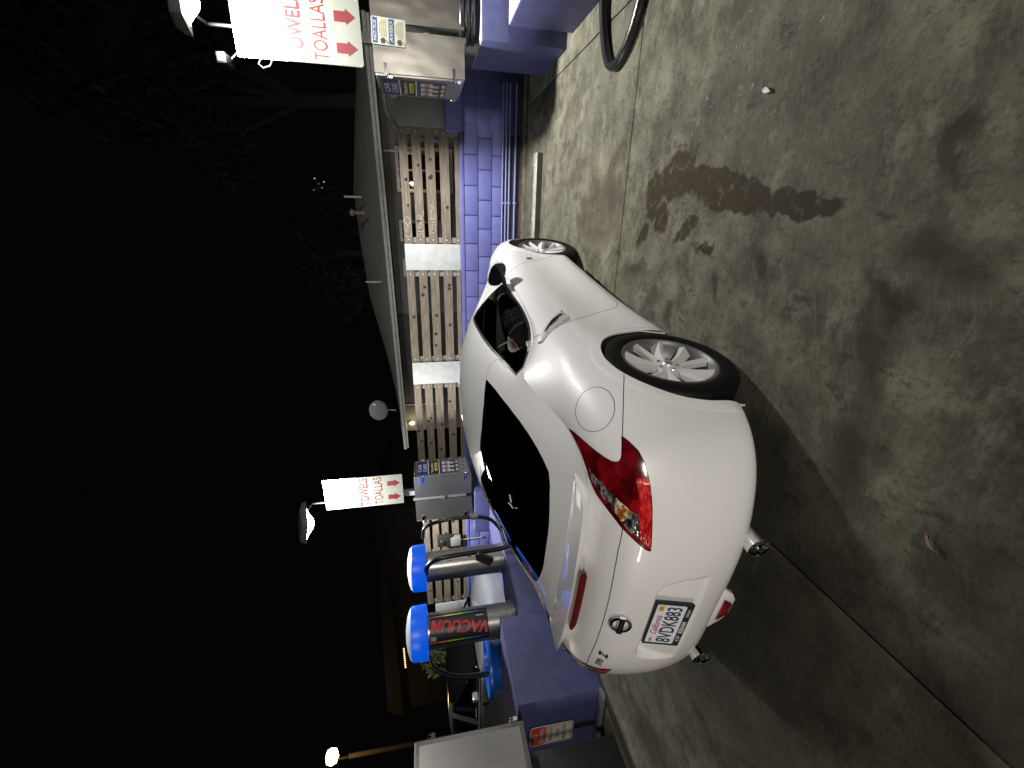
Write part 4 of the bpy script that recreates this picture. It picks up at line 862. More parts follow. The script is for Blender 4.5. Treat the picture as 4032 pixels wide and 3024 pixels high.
# ---- vending cabinets
FPAN = mat('vending_grey',(.20,.20,.22),.5,var=.08); FBLUE = mat('vending_blue',(.025,.035,.18),.45,var=.1); FBLK = mat('vending_black',(.015,.013,.012),.4,var=0); LETT = mat('vending_letter',(.70,.70,.68),.5,var=0); YEL = mat('vending_yellow',(.62,.60,.06),.5,var=.1); PINK = mat('bottle_label',(.45,.20,.18),.5,var=.3,scale=30); BOTT = mat('bottle_white',(.66,.64,.56),.4,var=.15,scale=30)
def cabinet(x0,x1,y0,y1,z0,z1,face,label,group=None,detail=True):
    """steel cabinet; product panel on the face=+1 (+x) or -1 side"""
    t = thing('vending_cabinet',label,'vending machine',((x0+x1)/2,(y0+y1)/2,z0),0,group); hx, hy, h = (x1-x0)/2, (y1-y0)/2, z1-z0
    m = MB()
    # dented sheet sides: fine grid on the near face
    n1, n2 = 9, 14; V, F = [], []; random.seed(int((x0+20)*100))
    for i in range(n1+1):
        for j in range(n2+1):
            e = 0 if i in (0,n1) or j in (0,n2) else random.uniform(-.0016,.0016); V.append((-hx+2*hx*i/n1,-hy+e,h*j/n2))
    for i in range(n1):
        for j in range(n2): F.append((i*(n2+1)+j,(i+1)*(n2+1)+j,(i+1)*(n2+1)+j+1,i*(n2+1)+j+1))
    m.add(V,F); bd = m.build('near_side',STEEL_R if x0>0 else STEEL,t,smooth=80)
    m = MB(); m.add([(-hx,-hy,0),(hx,-hy,0),(hx,hy,0),(-hx,hy,0),(-hx,-hy,h),(hx,-hy,h),(hx,hy,h),(-hx,hy,h)],[(0,3,2,1),(4,5,6,7),(1,2,6,5),(2,3,7,6),(3,0,4,7)]); m.build('cabinet_body',STEEL_D,t,smooth=0)
    xf = face*hx
    m = MB(); m.obox((xf+face*.012,0,h/2),(.012,0,0),(0,hy*.985,0),(0,0,h*.49)); dr = m.build('cabinet_door',STEEL_D,t,bevel=.006)
    m = MB(); m.obox((xf+face*.026,0,h*.5),(.002,0,0),(0,hy*.88,0),(0,0,h*.455)); m.build('front_panel',FPAN if detail else STEEL,dr)
    for z in (h*.12,h*.88):   # hasp and padlock at near edge
        for yy in (-hy,hy):
            m = MB(); m.obox((xf-face*.035,yy+math.copysign(.004,yy),z),(.05,0,0),(0,.003,0),(0,0,.015)); 
            m.tube([(xf+face*.03,yy+math.copysign(.01,yy)+.014*math.cos(a),z-.012+.020*math.sin(a)) for a in np.linspace(0,2*PI,13)[:-1]],.0045,6,closed=True); m.obox((xf+face*.033,yy+math.copysign(.01,yy),z-.045),(.011,0,0),(0,.016,0),(0,0,.018)); m.build('padlock_hasp',CHROME,t)
    if detail:
        fx = xf+face*.0285; ex = Vector((0,face,0)); up = Vector((0,0,1)); w = hy*1.55; base = Vector((fx,0,0))
        def pan(nm,z0_,z1_,mt,y0_=-.5,y1_=.5,dx=.001):
            m = MB(); m.obox(base+Vector((face*dx,(y0_+y1_)/2*w*face,(z0_+z1_)/2*h)),(.001,0,0),(0,(y1_-y0_)/2*w,0),(0,0,(z1_-z0_)/2*h)); return m.build(nm,mt,dr)
        pan('title_panel',.755,.945,FBLUE); pan('vending_panel',.565,.735,FBLK); pan('product_panel',.20,.545,FBLUE)
        pan('panel_strip',.738,.752,LETT); pan('panel_strip',.548,.560,LETT)
        for z,s_ in ((.895,'CAR'),(.805,'CARE')): text('title_lettering',s_,LETT,dr,base+Vector((face*.0025,0,z*h)),ex,up,w=w*.62,h=.058,bold=.015)
        text('vending_lettering','Vending',LETT,dr,base+Vector((face*.0025,0,.675*h)),ex,up,w=w*.8,h=.05,bold=.02,shear=.15); pan('centre_tag',.585,.635,YEL,-.28,.36,.0022); text('centre_lettering','Center',FBLK,dr,base+Vector((face*.0035,w*.04*face,.610*h)),ex,up,w=w*.45,h=.028,bold=.02)
        for k in (-1,0,1):
            y = k*.30; pan('product_bottle',.36,.50,BOTT,y-.11,y+.11,.0022); pan('bottle_label',.40,.455,PINK,y-.10,y+.10,.0032); pan('product_towel',.285,.36,mat('towel_print',(.55,.50,.34),.6,var=.5,scale=50),y-.12,y+.02,.0022)
            pan('price_tag',.215,.255,YEL,y-.09,y+.09,.0022); m = MB(); m.lathe([(0,0),(.012,0),(.012,.004)],base+Vector((0,k*.3*w,.12*h)),'x',10); m.build('coin_knob',FBLK,dr)
    return t
GV = 'steel vending cabinets on the islands'
cabinet(2.845,3.195,3.15,3.88,1.02,1.90,-1,'steel vending cabinet under the large towels sign, left of its post',GV)
cabinet(3.255,3.62,3.15,3.88,1.02,1.90,1,'steel vending cabinet under the large towels sign, cut off by the picture edge',GV)
cabinet(-2.835,-2.46,4.12,4.64,.91,1.85,1,'steel vending cabinet showing its CAR CARE front, under the smaller towels sign',GV)
cabinet(-3.29,-2.905,4.12,4.64,.91,1.85,-1,'steel vending cabinet left of the post under the smaller towels sign',GV)
cabinet(-3.35,-2.625,-.42,.37,.862,1.80,1,'big steel cabinet at the left picture edge, above the no dumping sign',GV,False)
nb_ = MB(); nb_.box((-3.28,-.30,0),(-2.92,.28,.858)); nb_ = nb_.build('cabinet_stand',mat('stand_black',(.014,.014,.015),.5,var=.2),None,bevel=.01); tag(nb_,'dark metal stand under the big steel cabinet at the left picture edge','stand')
# legs and sign posts
for x,y,z0,z1,lab in ((3.172,3.36,.86,3.13,'grey steel post holding the large towels sign'),(-2.87,4.35,.86,3.26,'grey steel post holding the smaller towels sign')):
    m = MB(); m.box((-.042,-.03,0),(.042,.05,z1-z0)); 
    yf = -.20 if x>0 else -.21
    m.box((-.026,yf,.14),(.026,yf+.02,1.02)); m.box((-.026,yf+.02,.55),(.026,-.03,.59)); m.box((-.030,yf-.008,.50),(.030,yf,.555)); p = m.build('sign_post',mat('post_grey',(.16,.17,.17),.6,var=.2),None,loc=(x,y,z0)); tag(p,lab,'post')
# ---- towels signs with their flood lamp
def towels(x0,x1,y,z0,z1,zw,label,lamp_x,lamp_tilt,group='towels signs with flood lamps'):
    cx = (x0+x1)/2; hw = (x1-x0)/2; t = thing('towels_sign',label,'sign',(cx,y,z0),0,group); ex = Vector((1,0,0)); up = Vector((0,0,1)); nn = Vector((0,-1,0))
    m = MB(); m.prism(rrect(-hw,0,hw,z1-z0,.02),(0,.006,0),ex,up,(0,.004,0)); m.build('back_plate',ALU,t,smooth=30)
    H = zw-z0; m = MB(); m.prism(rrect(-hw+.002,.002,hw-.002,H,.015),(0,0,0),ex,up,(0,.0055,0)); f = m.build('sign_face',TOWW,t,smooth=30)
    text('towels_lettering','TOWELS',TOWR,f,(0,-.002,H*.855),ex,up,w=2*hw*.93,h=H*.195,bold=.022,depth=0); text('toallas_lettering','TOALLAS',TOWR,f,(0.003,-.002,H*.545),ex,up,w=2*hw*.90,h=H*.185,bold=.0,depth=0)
    for sx in (-.48,.44):
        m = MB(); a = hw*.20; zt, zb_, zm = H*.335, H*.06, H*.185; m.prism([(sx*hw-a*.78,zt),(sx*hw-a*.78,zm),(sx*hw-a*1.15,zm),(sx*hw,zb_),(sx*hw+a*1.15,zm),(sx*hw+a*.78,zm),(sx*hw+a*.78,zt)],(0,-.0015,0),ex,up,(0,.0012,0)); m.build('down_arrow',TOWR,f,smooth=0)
    for a,b in ((-.95,.03),(.95,.03),(-.95,.97),(.95,.97),(.0,.18),(.0,.97)):
        m = MB(); m.lathe([(0,-.002),(.005,-.0015),(.006,0)],(a*hw,-.001,b*H),'y',8); m.build('sign_rivet',GALV,f)
    # flood lamp on a bracket above
    L = thing('flood_lamp','lit white flood lamp on top of the '+('large' if x0>0 else 'smaller')+' towels sign','flood lamp',(lamp_x,y-.46,z1+.175),0,'flood lamps over the towels signs')
    R = Matrix.Rotation(lamp_tilt,3,'Y')@Matrix.Rotation(.28,3,'X')
    Q = lambda p: R@Vector(p)
    m = MB(); m.prism([(-.30,0),(.30,0),(.27,.06),(.10,.10),(-.24,.085)],Q((-.17,0,.014)),Q((0,1,0)),Q((0,0,1)),Q((.34,0,0))); m.build('lamp_housing',mat('lamp_grey',(.22,.22,.22),.5,.5,var=.1),L,bevel=.012)
    m = MB(); m.add([Q(p) for p in ((-.175,-.305,.012),(.175,-.305,.012),(.175,.305,.012),(-.175,.305,.012),(-.13,-.24,.006),(.13,-.24,.006),(.13,.16,.006),(-.13,.16,.006))],[(0,1,5,4),(1,2,6,5),(2,3,7,6),(3,0,4,7)]); m.build('lamp_bezel',GALV,L,smooth=0)
    m = MB(); nx_ = 8; V = []
    for a in range(nx_+1):
        for b_ in range(nx_+1):
            u, w_ = a/nx_*2-1, b_/nx_*2-1; V.append(Q((u*.13,-.04+w_*.20,.006-.105*(1-u*u)*(1-w_*w_))))
    m.add(V,[(a*(nx_+1)+b_,a*(nx_+1)+b_+1,(a+1)*(nx_+1)+b_+1,(a+1)*(nx_+1)+b_) for a in range(nx_) for b_ in range(nx_)]); m.build('lamp_lens',FLOOD,L)
    m = MB(); m.tube([(0,.46,-.26),(0,.46,.03),(0,.26,.06)],.014,8); m.build('lamp_bracket',mat('bracket_dark',(.018,.018,.018),.6,var=.2),L)
    o = area_lamp('flood_light',Q((-.03,-.06,-.105)),Q((0,0,-1)),.16,.26,FLOOD_WATT,(1,.985,.955),L)
    return t, L
towels(2.91,3.455,3.285,2.01,3.15,2.717,'large white towels sign in red letters, close up at the right picture edge',3.14,.06)
towels(-3.02,-2.445,4.28,2.045,3.29,2.78,'smaller white towels sign in red letters behind the coupe',-2.86,.22)
m = MB(); m.tube([(2.91+.02*math.cos(a)-.03*math.sin(a)*0,3.27,2.93) for a in (0,)]+[(2.86,3.27,2.97),(2.83,3.26,2.93),(2.85,3.26,2.87),(2.91,3.28,2.84)],.007,6); w = m.build('sign_cable_loop',mat('cable_grey',(.03,.03,.03),.6,var=0),None); tag(w,'thin cable loop at the left edge of the large towels sign','cable')
c = thing('camera_housing','small grey security camera on a bracket left of the lamp on the large sign','camera',(2.86,3.25,3.25)); m = MB(); m.obox((0,0,0),(.045,0,0),(0,.10,0),(0,0,.042)); m.build('camera_body',mat('cam_grey',(.012,.012,.013),.5,var=.1),c,bevel=.012); m = MB(); m.obox((0,-.101,0),(.03,0,0),(0,.004,0),(0,0,.028)); m.build('camera_window',mat('cam_rim',(.03,.03,.03),.5,var=0),c); m = MB(); m.tube([(.02,.05,-.03),(.08,.08,-.08),(.13,.1,-.12)],.010,6); m.build('camera_bracket',mat('bracket_dark',(.018,.018,.018),.6,var=.2),c)
# ---- notice / aviso plate across the cabinets
N_ = thing('notice_sign','small blue and white NOTICE AVISO sign across the front of two steel cabinets','sign',(3.168,3.132,1.585)); ex, up = Vector((.999,0,-.035)), Vector((.035,0,.999))
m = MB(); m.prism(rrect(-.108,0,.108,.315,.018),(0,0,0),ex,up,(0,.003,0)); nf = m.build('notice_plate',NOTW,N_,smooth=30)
for z0,z1,s_ in ((.262,.306,'NOTICE'),(.108,.156,'AVISO')):
    m = MB(); m.prism(rrect(-.100,z0,.100,z1,.003),(0,-.0012,0),ex,up,(0,.0012,0)); m.build('blue_band',NOTB,nf,smooth=0)
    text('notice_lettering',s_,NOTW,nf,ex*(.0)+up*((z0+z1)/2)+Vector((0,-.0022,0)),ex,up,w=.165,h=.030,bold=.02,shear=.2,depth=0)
    for k,(q0,q1) in enumerate(((-.02,.065),(-.045,.085),(-.045,.085),(-.045,.092))):
        z = z0-.020-.0185*k
        for a,b in ((q0,q0+(q1-q0)*.6),(q0+(q1-q0)*.65,q1)):
            m = MB(); m.prism([(a,z-.005),(b,z-.005),(b,z+.005),(a,z+.005)],(0,-.001,0),ex,up,(0,.0009,0)); m.build('small_print',mat('print_olive',(.22,.22,.14),.6,var=.2,scale=90),nf,smooth=0)
    z = z0-.055; m = MB(); m.prism([(-.098,z-.012),(-.098,z+.018),(-.07,z+.030),(-.052,z+.012),(-.052,z-.008),(-.074,z-.018)],(0,-.001,0),ex,up,(0,.0009,0)); m.prism([(-.075,z-.026),(-.066,z-.022),(-.088,z-.048),(-.094,z-.044)],(0,-.001,0),ex,up,(0,.0009,0)); m.build('camera_pictogram',BLACK_S,nf,smooth=0)
# ---- no dumping plate
D_ = thing('no_dumping_sign','red and white NO DUMPING plate on the front of the left blue island','sign',(-3.235,.553,.285)); ex, up = Vector((1,0,0)), Vector((0,0,1))
m = MB(); m.prism(rrect(-.145,0,.145,.44,.035),(0,0,0),ex,up,(0,.004,0)); nf = m.build('sign_plate',WHITE_S,D_,smooth=30)
m = MB(); m.prism(rrect(-.136,.285,.136,.432,.025),(0,-.001,0),ex,up,(0,.0009,0)); m.build('red_panel',RED_S,nf,smooth=0)
rd = mat('faded_red',(.42,.16,.11),.6,var=.3,scale=50)
o_ = rrect(-.136,.010,.136,.28,.028); i_ = rrect(-.128,.018,.128,.272,.022); m = MB(); n = len(o_); m.add([(a,-.001,b) for a,b in o_]+[(a,-.001,b) for a,b in i_],[(k,(k+1)%n,n+(k+1)%n,n+k) for k in range(n)]); m.build('red_border',rd,nf,smooth=0)
PKW = mat('pinkish_white',(.72,.58,.55),.5,var=.1)
for s_,z,w,h,mt in (('NO',.385,.095,.05,PKW),('DUMPING',.322,.215,.046,PKW),('VIOLATORS',.228,.215,.030,rd),('WILL BE',.160,.13,.030,rd),('PROSECUTED',.092,.225,.032,rd)): text('plate_lettering',s_,mt,nf,(0,-.0022,z),ex,up,w=w,h=h,bold=.025,depth=0)

# ================================================================== vacuums
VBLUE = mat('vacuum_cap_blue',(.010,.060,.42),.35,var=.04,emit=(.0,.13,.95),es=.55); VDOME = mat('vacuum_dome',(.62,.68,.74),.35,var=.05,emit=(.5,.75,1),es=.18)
GV2 = 'blue capped vacuums on the left island'
def vacuum(x,y,z,rz,label,wide=1.0,panel=True):
    t = thing('vacuum',label,'vacuum cleaner',(x,y,z),rz,GV2)      # local -y faces the coupe bay
    m = MB(); m.lathe([(.215,0),(.215,.03),(.2,.035),(.2,1.085),(.19,1.09)],(0,0,0),'z',48); b = m.build('canister',STEEL,t,smooth=35)
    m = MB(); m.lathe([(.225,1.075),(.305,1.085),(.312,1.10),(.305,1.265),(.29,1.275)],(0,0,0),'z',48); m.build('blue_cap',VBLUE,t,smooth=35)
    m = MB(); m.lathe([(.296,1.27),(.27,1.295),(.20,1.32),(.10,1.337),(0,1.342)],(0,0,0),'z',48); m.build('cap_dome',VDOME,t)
    m = MB()
    for z0 in (.05,.55,1.03): m.lathe([(.2005,z0),(.2045,z0),(.2045,z0+.018),(.2005,z0+.018)],(0,0,0),'z',48)
    m.build('canister_band',STEEL_D,t)
    def curved(nm,a0,a1,z0,z1,mt,r=.2035,par=None,n=12):
        m = MB(); V = []
        for i in range(n+1):
            a = a0+(a1-a0)*i/n; V += [(r*math.sin(a),-r*math.cos(a),z0),(r*math.sin(a),-r*math.cos(a),z1)]
        m.add(V,[(2*i,2*i+2,2*i+3,2*i+1) for i in range(n)]); return m.build(nm,mt,par or t)
    if panel:
        lb = curved('label_panel',-.92,.92,.345,1.055,mat('vacuum_label_black',(.014,.016,.016),.4,var=.2,scale=20),.2065)
        cols = [(.55,.12,.05),(.65,.33,.06),(.66,.62,.07),(.30,.55,.08),(.05,.33,.18),(.08,.14,.42),(.03,.04,.16)]
        for sg in (-1,1):
            for k,cc in enumerate(cols):
                z1 = 1.05-k*.10; curved('rainbow_stripe',sg*.72-.045,sg*.72+.045,z1-.10,z1,mat('rainbow_%d'%k,cc,.45,var=.05),.2078,lb,2)
        # slanted red lettering, running up the canister
        word = text('vacuum_lettering','VACUUM',mat('vacuum_red',(.62,.035,.04),.45,var=.05),lb,(0,0,0),Vector((0.13,0,.99)).normalized(),Vector((-.99,0,.13)).normalized(),w=.70,h=.135,bold=.03,shear=.18,depth=0)
        me = word.data; bm = bmesh.new(); bm.from_mesh(me); bmesh.ops.subdivide_edges(bm,edges=bm.edges[:],cuts=1)
        for v in bm.verts:
            a = v.co.x/.2085; zz_ = v.co.z+.70; v.co = Vector((.2090*math.sin(a),-.2090*math.cos(a),zz_))
        bm.to_mesh(me); bm.free()
        curved('paper_tag',-.62,-.36,.98,1.045,mat('tag_olive',(.34,.34,.18),.6,var=.2),.2082,lb,3)
        curved('small_print',.42,.46,.40,.49,LETT,.2082,lb,2)
    else:
        for a,z0 in ((.12,.62),(.12,.12),(.25,.35)):
            p = curved('coin_box',a-.18,a+.18,z0,z0+.26,STEEL_D,.214,None,4); curved('coin_slot',a-.04,a+.02,z0+.10,z0+.15,BLACK_S,.2155,p,2); curved('box_hinge',a+.16,a+.22,z0+.02,z0+.24,CHROME,.2165,p,2)
    m = MB(); m.lathe([(0,0),(.05,0),(.05,.05),(.04,.06)],(0,0,0),'z',12); 
    return t
vacuum(-3.25,1.93,.614,math.radians(52),'nearer vacuum, steel canister with a black and red VACUUM label and blue cap')
vacuum(-3.09,2.83,.614,math.radians(48),'farther vacuum, plain steel canister with coin boxes and glowing blue cap',panel=False)
def hose(path,r,label,nm='vacuum_hose',group='black vacuum hoses',ribs=True):
    # smooth the path, then rib it
    P = [Vector(p) for p in path]; Q = []
    for i in range(len(P)-1):
        p0,p1,p2,p3 = P[max(i-1,0)],P[i],P[i+1],P[min(i+2,len(P)-1)]; n = max(4,int((p2-p1).length/(r*.55)))
        for k in range(n):
            u = k/n; Q.append(.5*((2*p1)+(p2-p0)*u+(2*p0-5*p1+4*p2-p3)*u*u+(3*p1-p0-3*p2+p3)*u**3))
    Q.append(P[-1]); m = MB(); m.tube(Q,[r*(1+.09*(k%2)) for k in range(len(Q))],12); o = m.build(nm,HOSE,None,smooth=80); tag(o,label,'hose',group); return o
hose([(-3.02,2.62,1.70),(-2.80,2.55,1.66),(-2.68,2.52,1.50),(-2.68,2.55,1.1),(-2.70,2.58,.70),(-2.66,2.6,.50)],.030,'black hose hanging from the farther vacuum cap, nearest the canister')
hose([(-2.72,3.0,1.72),(-2.50,2.95,1.68),(-2.38,2.9,1.45),(-2.37,2.9,1.05),(-2.44,2.9,.78),(-2.62,2.85,.62)],.024,'thin black hose loop to the right of the farther vacuum')
hose([(-3.50,1.80,1.70),(-3.62,1.74,1.66),(-3.76,1.70,1.48),(-3.85,1.70,1.25),(-3.90,1.72,.9),(-3.88,1.72,.64)],.030,'black hose hanging from the left of the nearer vacuum')
m = MB(); m.obox((0,0,0),(.032,0,0),(0,.03,0),(0,0,.055)); cl = m.build('hose_clamp',mat('tape_grey',(.24,.24,.23),.6,var=.2),None,bevel=.008,loc=(-2.37,2.9,1.0)); tag(cl,'grey tape wrap on the thin hose right of the farther vacuum','clamp')
m = MB(); m.obox((0,0,0),(.05,.02,.10),(0,.03,0),(-.05,0,.03)); cl = m.build('vacuum_nozzle',HOSE,None,bevel=.01,loc=(-2.72,2.46,.92)); tag(cl,'black flat vacuum nozzle hooked in front of the farther canister','nozzle')
# hose loop lying on the ground at the right edge
lp = []
for p in ((3.28,1.98,.05),(2.98,1.93,.04),(2.72,1.80,.035),(2.64,1.66,.032),(2.68,1.50,.032),(2.80,1.36,.032),(2.98,1.27,.034),(3.16,1.25,.05),(3.22,1.26,.30),(3.30,1.3,.60)): lp.append(p)
hose(lp,.034,'thick ribbed black hose looped on the concrete at the right picture edge')
# coiled hose on the right island top
cp = []
for k in range(3):
    for a in np.linspace(0,2*PI,16)[:-1]: cp.append((3.46+.24*math.cos(a),3.30+.17*math.sin(a)*1.0,.90+.052*k+.052*a/(2*PI)))
hose(cp,.030,'coiled black hose on top of the right blue island under the cabinets')
m = MB(); m.lathe([(.21,0),(.22,.01),(.22,.11),(.20,.125),(.12,.13)],(0,0,0),'z',28); hb = m.build('hose_reel',BLACK,None,loc=(-2.72,4.36,.865)); tag(hb,'black hose reel on the far left island beside the CAR CARE cabinet','hose reel')
# blue drum behind the tall left block
bd = thing('blue_drum','open bright blue plastic drum behind the left island','barrel',(-3.98,1.85,.07)); PB = mat('drum_blue',(.012,.085,.40),.3,var=.15,scale=8)
m = MB(); m.lathe([(.28,0),(.30,.02),(.30,.80),(.335,.83),(.345,.87),(.33,.905),(.305,.90),(.30,.84)],(0,0,0),'z',40); m.build('drum_shell',PB,bd,smooth=50); m = MB(); m.lathe([(.30,.84),(.27,.845),(.0,.85)],(0,0,0),'z',40); m.build('drum_lid',PB,bd); m = MB(); m.prism([(-.12,-.02),(.12,-.02),(.02,.11)],(0,-.14,.852),(1,0,0),(0,1,0),(0,0,.004)); m.build('lid_opening',DARK,bd)
# ================================================================== other cars
def sedan(loc,rz,label,body,trim):
    t = thing('parked_sedan',label,'car',loc,rz)    # +x forward
    st = [(-2.35,.70,.45,.80),(-2.2,.80,.30,.93),(-1.75,.88,.24,.98),(-1.2,.91,.22,.98),(-.4,.91,.22,.97),(.4,.91,.22,.96),(1.0,.91,.22,.95),(1.6,.90,.24,.90),(2.05,.84,.28,.80),(2.3,.66,.36,.66)]
    V, F = [], []; prof = [(0.80,.0),(.97,.10),(1,.35),(1,.55),(.985,.75),(.94,.93),(.82,1.0)]; k = len(prof)
    for x,w,z0,z1 in st:
        for s_,h in prof: V.append((x,-w*s_,z0+(z1-z0)*h))
        for s_,h in prof[::-1]: V.append((x,w*s_,z0+(z1-z0)*h))
    n = 2*k
    for i in range(len(st)-1):
        for j in range(n-1): F.append((i*n+j,i*n+j+1,(i+1)*n+j+1,(i+1)*n+j))
    F += [tuple(range(n))[::-1],tuple(range((len(st)-1)*n,len(st)*n))]
    me = MB().add(V,F).mesh('body',body,60); b = link('body',me,t); md = b.modifiers.new('s','SUBSURF'); md.levels = 2; md.render_levels = 2
    # wheel openings by boolean
    for x in (-1.38,1.42):
        c = MB(); c.lathe([(0,-1.2),(.37,-1.2),(.37,1.2),(0,1.2)],(x,0,.35),'y',32); cm = c.mesh('cut',body,0); co = bpy.data.objects.new('cut',cm); COL.objects.link(co); co.parent = t
        mo = b.modifiers.new('b','BOOLEAN'); mo.operation = 'DIFFERENCE'; mo.object = co; mo.solver = 'EXACT'
    dg = bpy.context.evaluated_depsgraph_get(); dg.update(); nm = bpy.data.meshes.new_from_object(b.evaluated_get(dg)); b.modifiers.clear(); b.data = nm
    for o in [o for o in t.children if o.name.startswith('cut')]: bpy.data.objects.remove(o)
    cab = [(-1.75,.70,.96,.97),(-1.15,.64,.96,1.36),(-.5,.62,.96,1.45),(.2,.63,.96,1.44),(.75,.68,.95,1.20),(1.25,.72,.93,.955)]
    V, F = [], []
    for x,w,z0,z1 in cab:
        for y,z in ((-.80,z0-.03),(-w-.02,z0+(z1-z0)*.8),(-w+.06,z1),(0,z1+.02),(w-.06,z1),(w+.02,z0+(z1-z0)*.8),(.80,z0-.03)): V.append((x,y,z))
    for i in range(len(cab)-1):
        for j in range(6): F.append((i*7+j,i*7+j+1,i*7+8+j,i*7+7+j))
    m = MB().add(V,F); g_ = m.build('greenhouse',mat('sedan_glass',(.006,.006,.007),.06,var=0,coat=.5),t,smooth=50)
    # roof skin and chrome window line on both sides
    m = MB(); V = []
    for x,w,z0,z1 in cab:
        for y,z in ((-w-.012,z0+(z1-z0)*.86+.004),(-w+.05,z1+.012),(0,z1+.034),(w-.05,z1+.012),(w+.012,z0+(z1-z0)*.86+.004)): V.append((x,y,z))
    F = [(i*5+j,i*5+j+1,i*5+6+j,i*5+5+j) for i in range(1,3) for j in range(4)]; m.add(V,F); m.build('roof',body,t,smooth=50)
    for sg in (-1,1):
        m = MB(); m.tube([(x,sg*(w+.028),z0+(z1-z0)*.90) for x,w,z0,z1 in cab[0:]],.012,6); m.tube([(-1.75,sg*.815,.965),(0,sg*.83,.968),(1.25,sg*.815,.948)],.010,6); m.tube([(-1.75,sg*.79,.965),(-1.78,sg*.72,.97)],.01,6); m.build('window_moulding',CHROME,t)
        m = MB(); m.obox((-.05,sg*.80,1.18),(.035,0,0),(0,.045,-sg*0),(0,-sg*.10,.22)); m.build('window_pillar',TRIM,t)
        for x in (-.55,.45):
            m = MB(); m.obox((x,sg*.915,.80),(.10,0,0),(0,.014,0),(0,0,.012)); hd = m.build('door_handle',CHROME,t,bevel=.008); m = MB(); m.lathe([(0,0),(.06,0.002)],(x,sg*.905,.795),'y',16); m.build('handle_cup',DARK,hd)
        m = MB(); m.obox((.80,sg*.98,1.0),(.05,0,0),(0,.08,0),(0,0,.055)); m.build('wing_mirror',body,t,bevel=.03)
        m = MB(); m.obox((1.98,sg*.80,.70),(.12,0,-.02),(-.05,sg*.03,0),(0,0,.06)); hl = m.build('headlight',T_CLR,t,bevel=.02); m = MB(); m.obox((1.86,sg*.865,.70),(.06,0,0),(-.02,sg*.012,0),(0,0,.04)); m.build('turn_signal',mat('signal_orange',(.75,.25,.02),.3,var=.2,scale=30),hl,bevel=.012)
        for x in (-1.38,1.42):
            m = MB(); m.lathe([(.21,-.10),(.30,-.105),(.33,-.08),(.335,0),(.33,.08),(.30,.105),(.21,.10)],(0,0,0),'y',36); w = m.build('wheel',TYRE,t,loc=(x,sg*.80,.335)); m = MB()
            for i in range(7):
                a = 2*PI*i/7; m.obox((.12*math.cos(a),sg*.085,.12*math.sin(a)),(.09*math.cos(a),0,.09*math.sin(a)),(0,.012,0),(-.022*math.sin(a),0,.022*math.cos(a)))
            m.lathe([(.20,sg*.09),(.215,sg*.10),(.22,sg*.06)],(0,0,0),'y',36); m.lathe([(0,sg*.095),(.05,sg*.09)],(0,0,0),'y',16); m.build('rim',mat('sedan_rim',(.30,.30,.31),.4,.7,var=.2),w)
            m = MB(); V = [(x+.40*math.cos(a),sg*.55,.35+.40*math.sin(a)) for a in np.linspace(0,2*PI,25)[:-1]]; m.add(V,[tuple(range(24))]); m.build('wheel_well',LINER,t,smooth=0)
    return t
sedan((-7.15,4.35-.35,0),math.radians(0),'dark grey sedan with orange turn signal parked beyond the vacuums',mat('gunmetal_paint',(.24,.26,.29),.30,.3,var=.05,coat=1),None)
# utility boxes by the far fence
u = thing('utility_meter','black utility meter with a yellow tag on the fence beside the vacuums','meter',(-4.48,4.93,1.28)); m = MB(); m.obox((0,0,.10),(.12,0,0),(0,.05,0),(0,0,.14)); m.lathe([(0,-.07),(.05,-.07),(.055,-.05)],(0,0,.14),'y',16); m.build('meter_box',mat('meter_dark',(.03,.03,.03),.4,var=.1),u,bevel=.01); m = MB(); m.obox((.01,-.054,.14),(.032,0,0),(0,.002,0),(0,0,.035)); m.build('yellow_tag',YEL,u)
u = thing('junction_box','plain grey junction box below the utility meter','electrical box',(-4.50,4.92,1.07)); m = MB(); m.obox((0,0,.09),(.10,0,0),(0,.05,0),(0,0,.10)); m.build('box_shell',GREYP,u,bevel=.008); m = MB(); m.tube([(0,0,-.01),(0,0,-.45)],.015,6); m.build('box_conduit',GALV,u)
# dark building, string lights, street lamp and plants far left
fb = thing('dark_building','dark brown building far behind the vacuums, barely lit','building',(-15.5,16,0)); FBM = mat('far_brown',(.025,.021,.018),.9,var=.2,scale=2); m = MB(); m.box((-11,0,0),(3.6,6,4.0)); m.build('building_wall',FBM,fb); m = MB(); m.prism([(-11.4,4.0),(4.0,4.0),(3.4,4.45),(-10.5,4.9)],(0,-.3,0),(1,0,0),(0,0,1),(0,6.5,0)); m.build('building_roof',mat('far_roof',(.010,.009,.008),.9,var=.3,scale=3),fb,smooth=0)
for x in (-7,-4.2,-1.4): m = MB(); m.box((x,-.05,1.6),(x+1.2,-.002,2.9)); m.build('window',mat('window_dark',(.01,.01,.012),.08,var=0),fb)
SL = thing('string_lights','short row of tiny warm string lights above the nearer vacuum','string lights',(-19.4,13.9,3.43)); WB = mat('warm_points',(1,.7,.3),.5,var=0,emit=(1,.68,.25),es=2.2)
for i in range(9):
    m = MB(); m.lathe([(0,-.05),(.045,0),(0,.05)],((i-4)*.165,0,0),'z',8); m.build('light_point',WB,SL)
m = MB(); m.tube([((i-4)*.165,0,.05) for i in range(9)],.008,4); m.build('light_wire',DARK,SL)
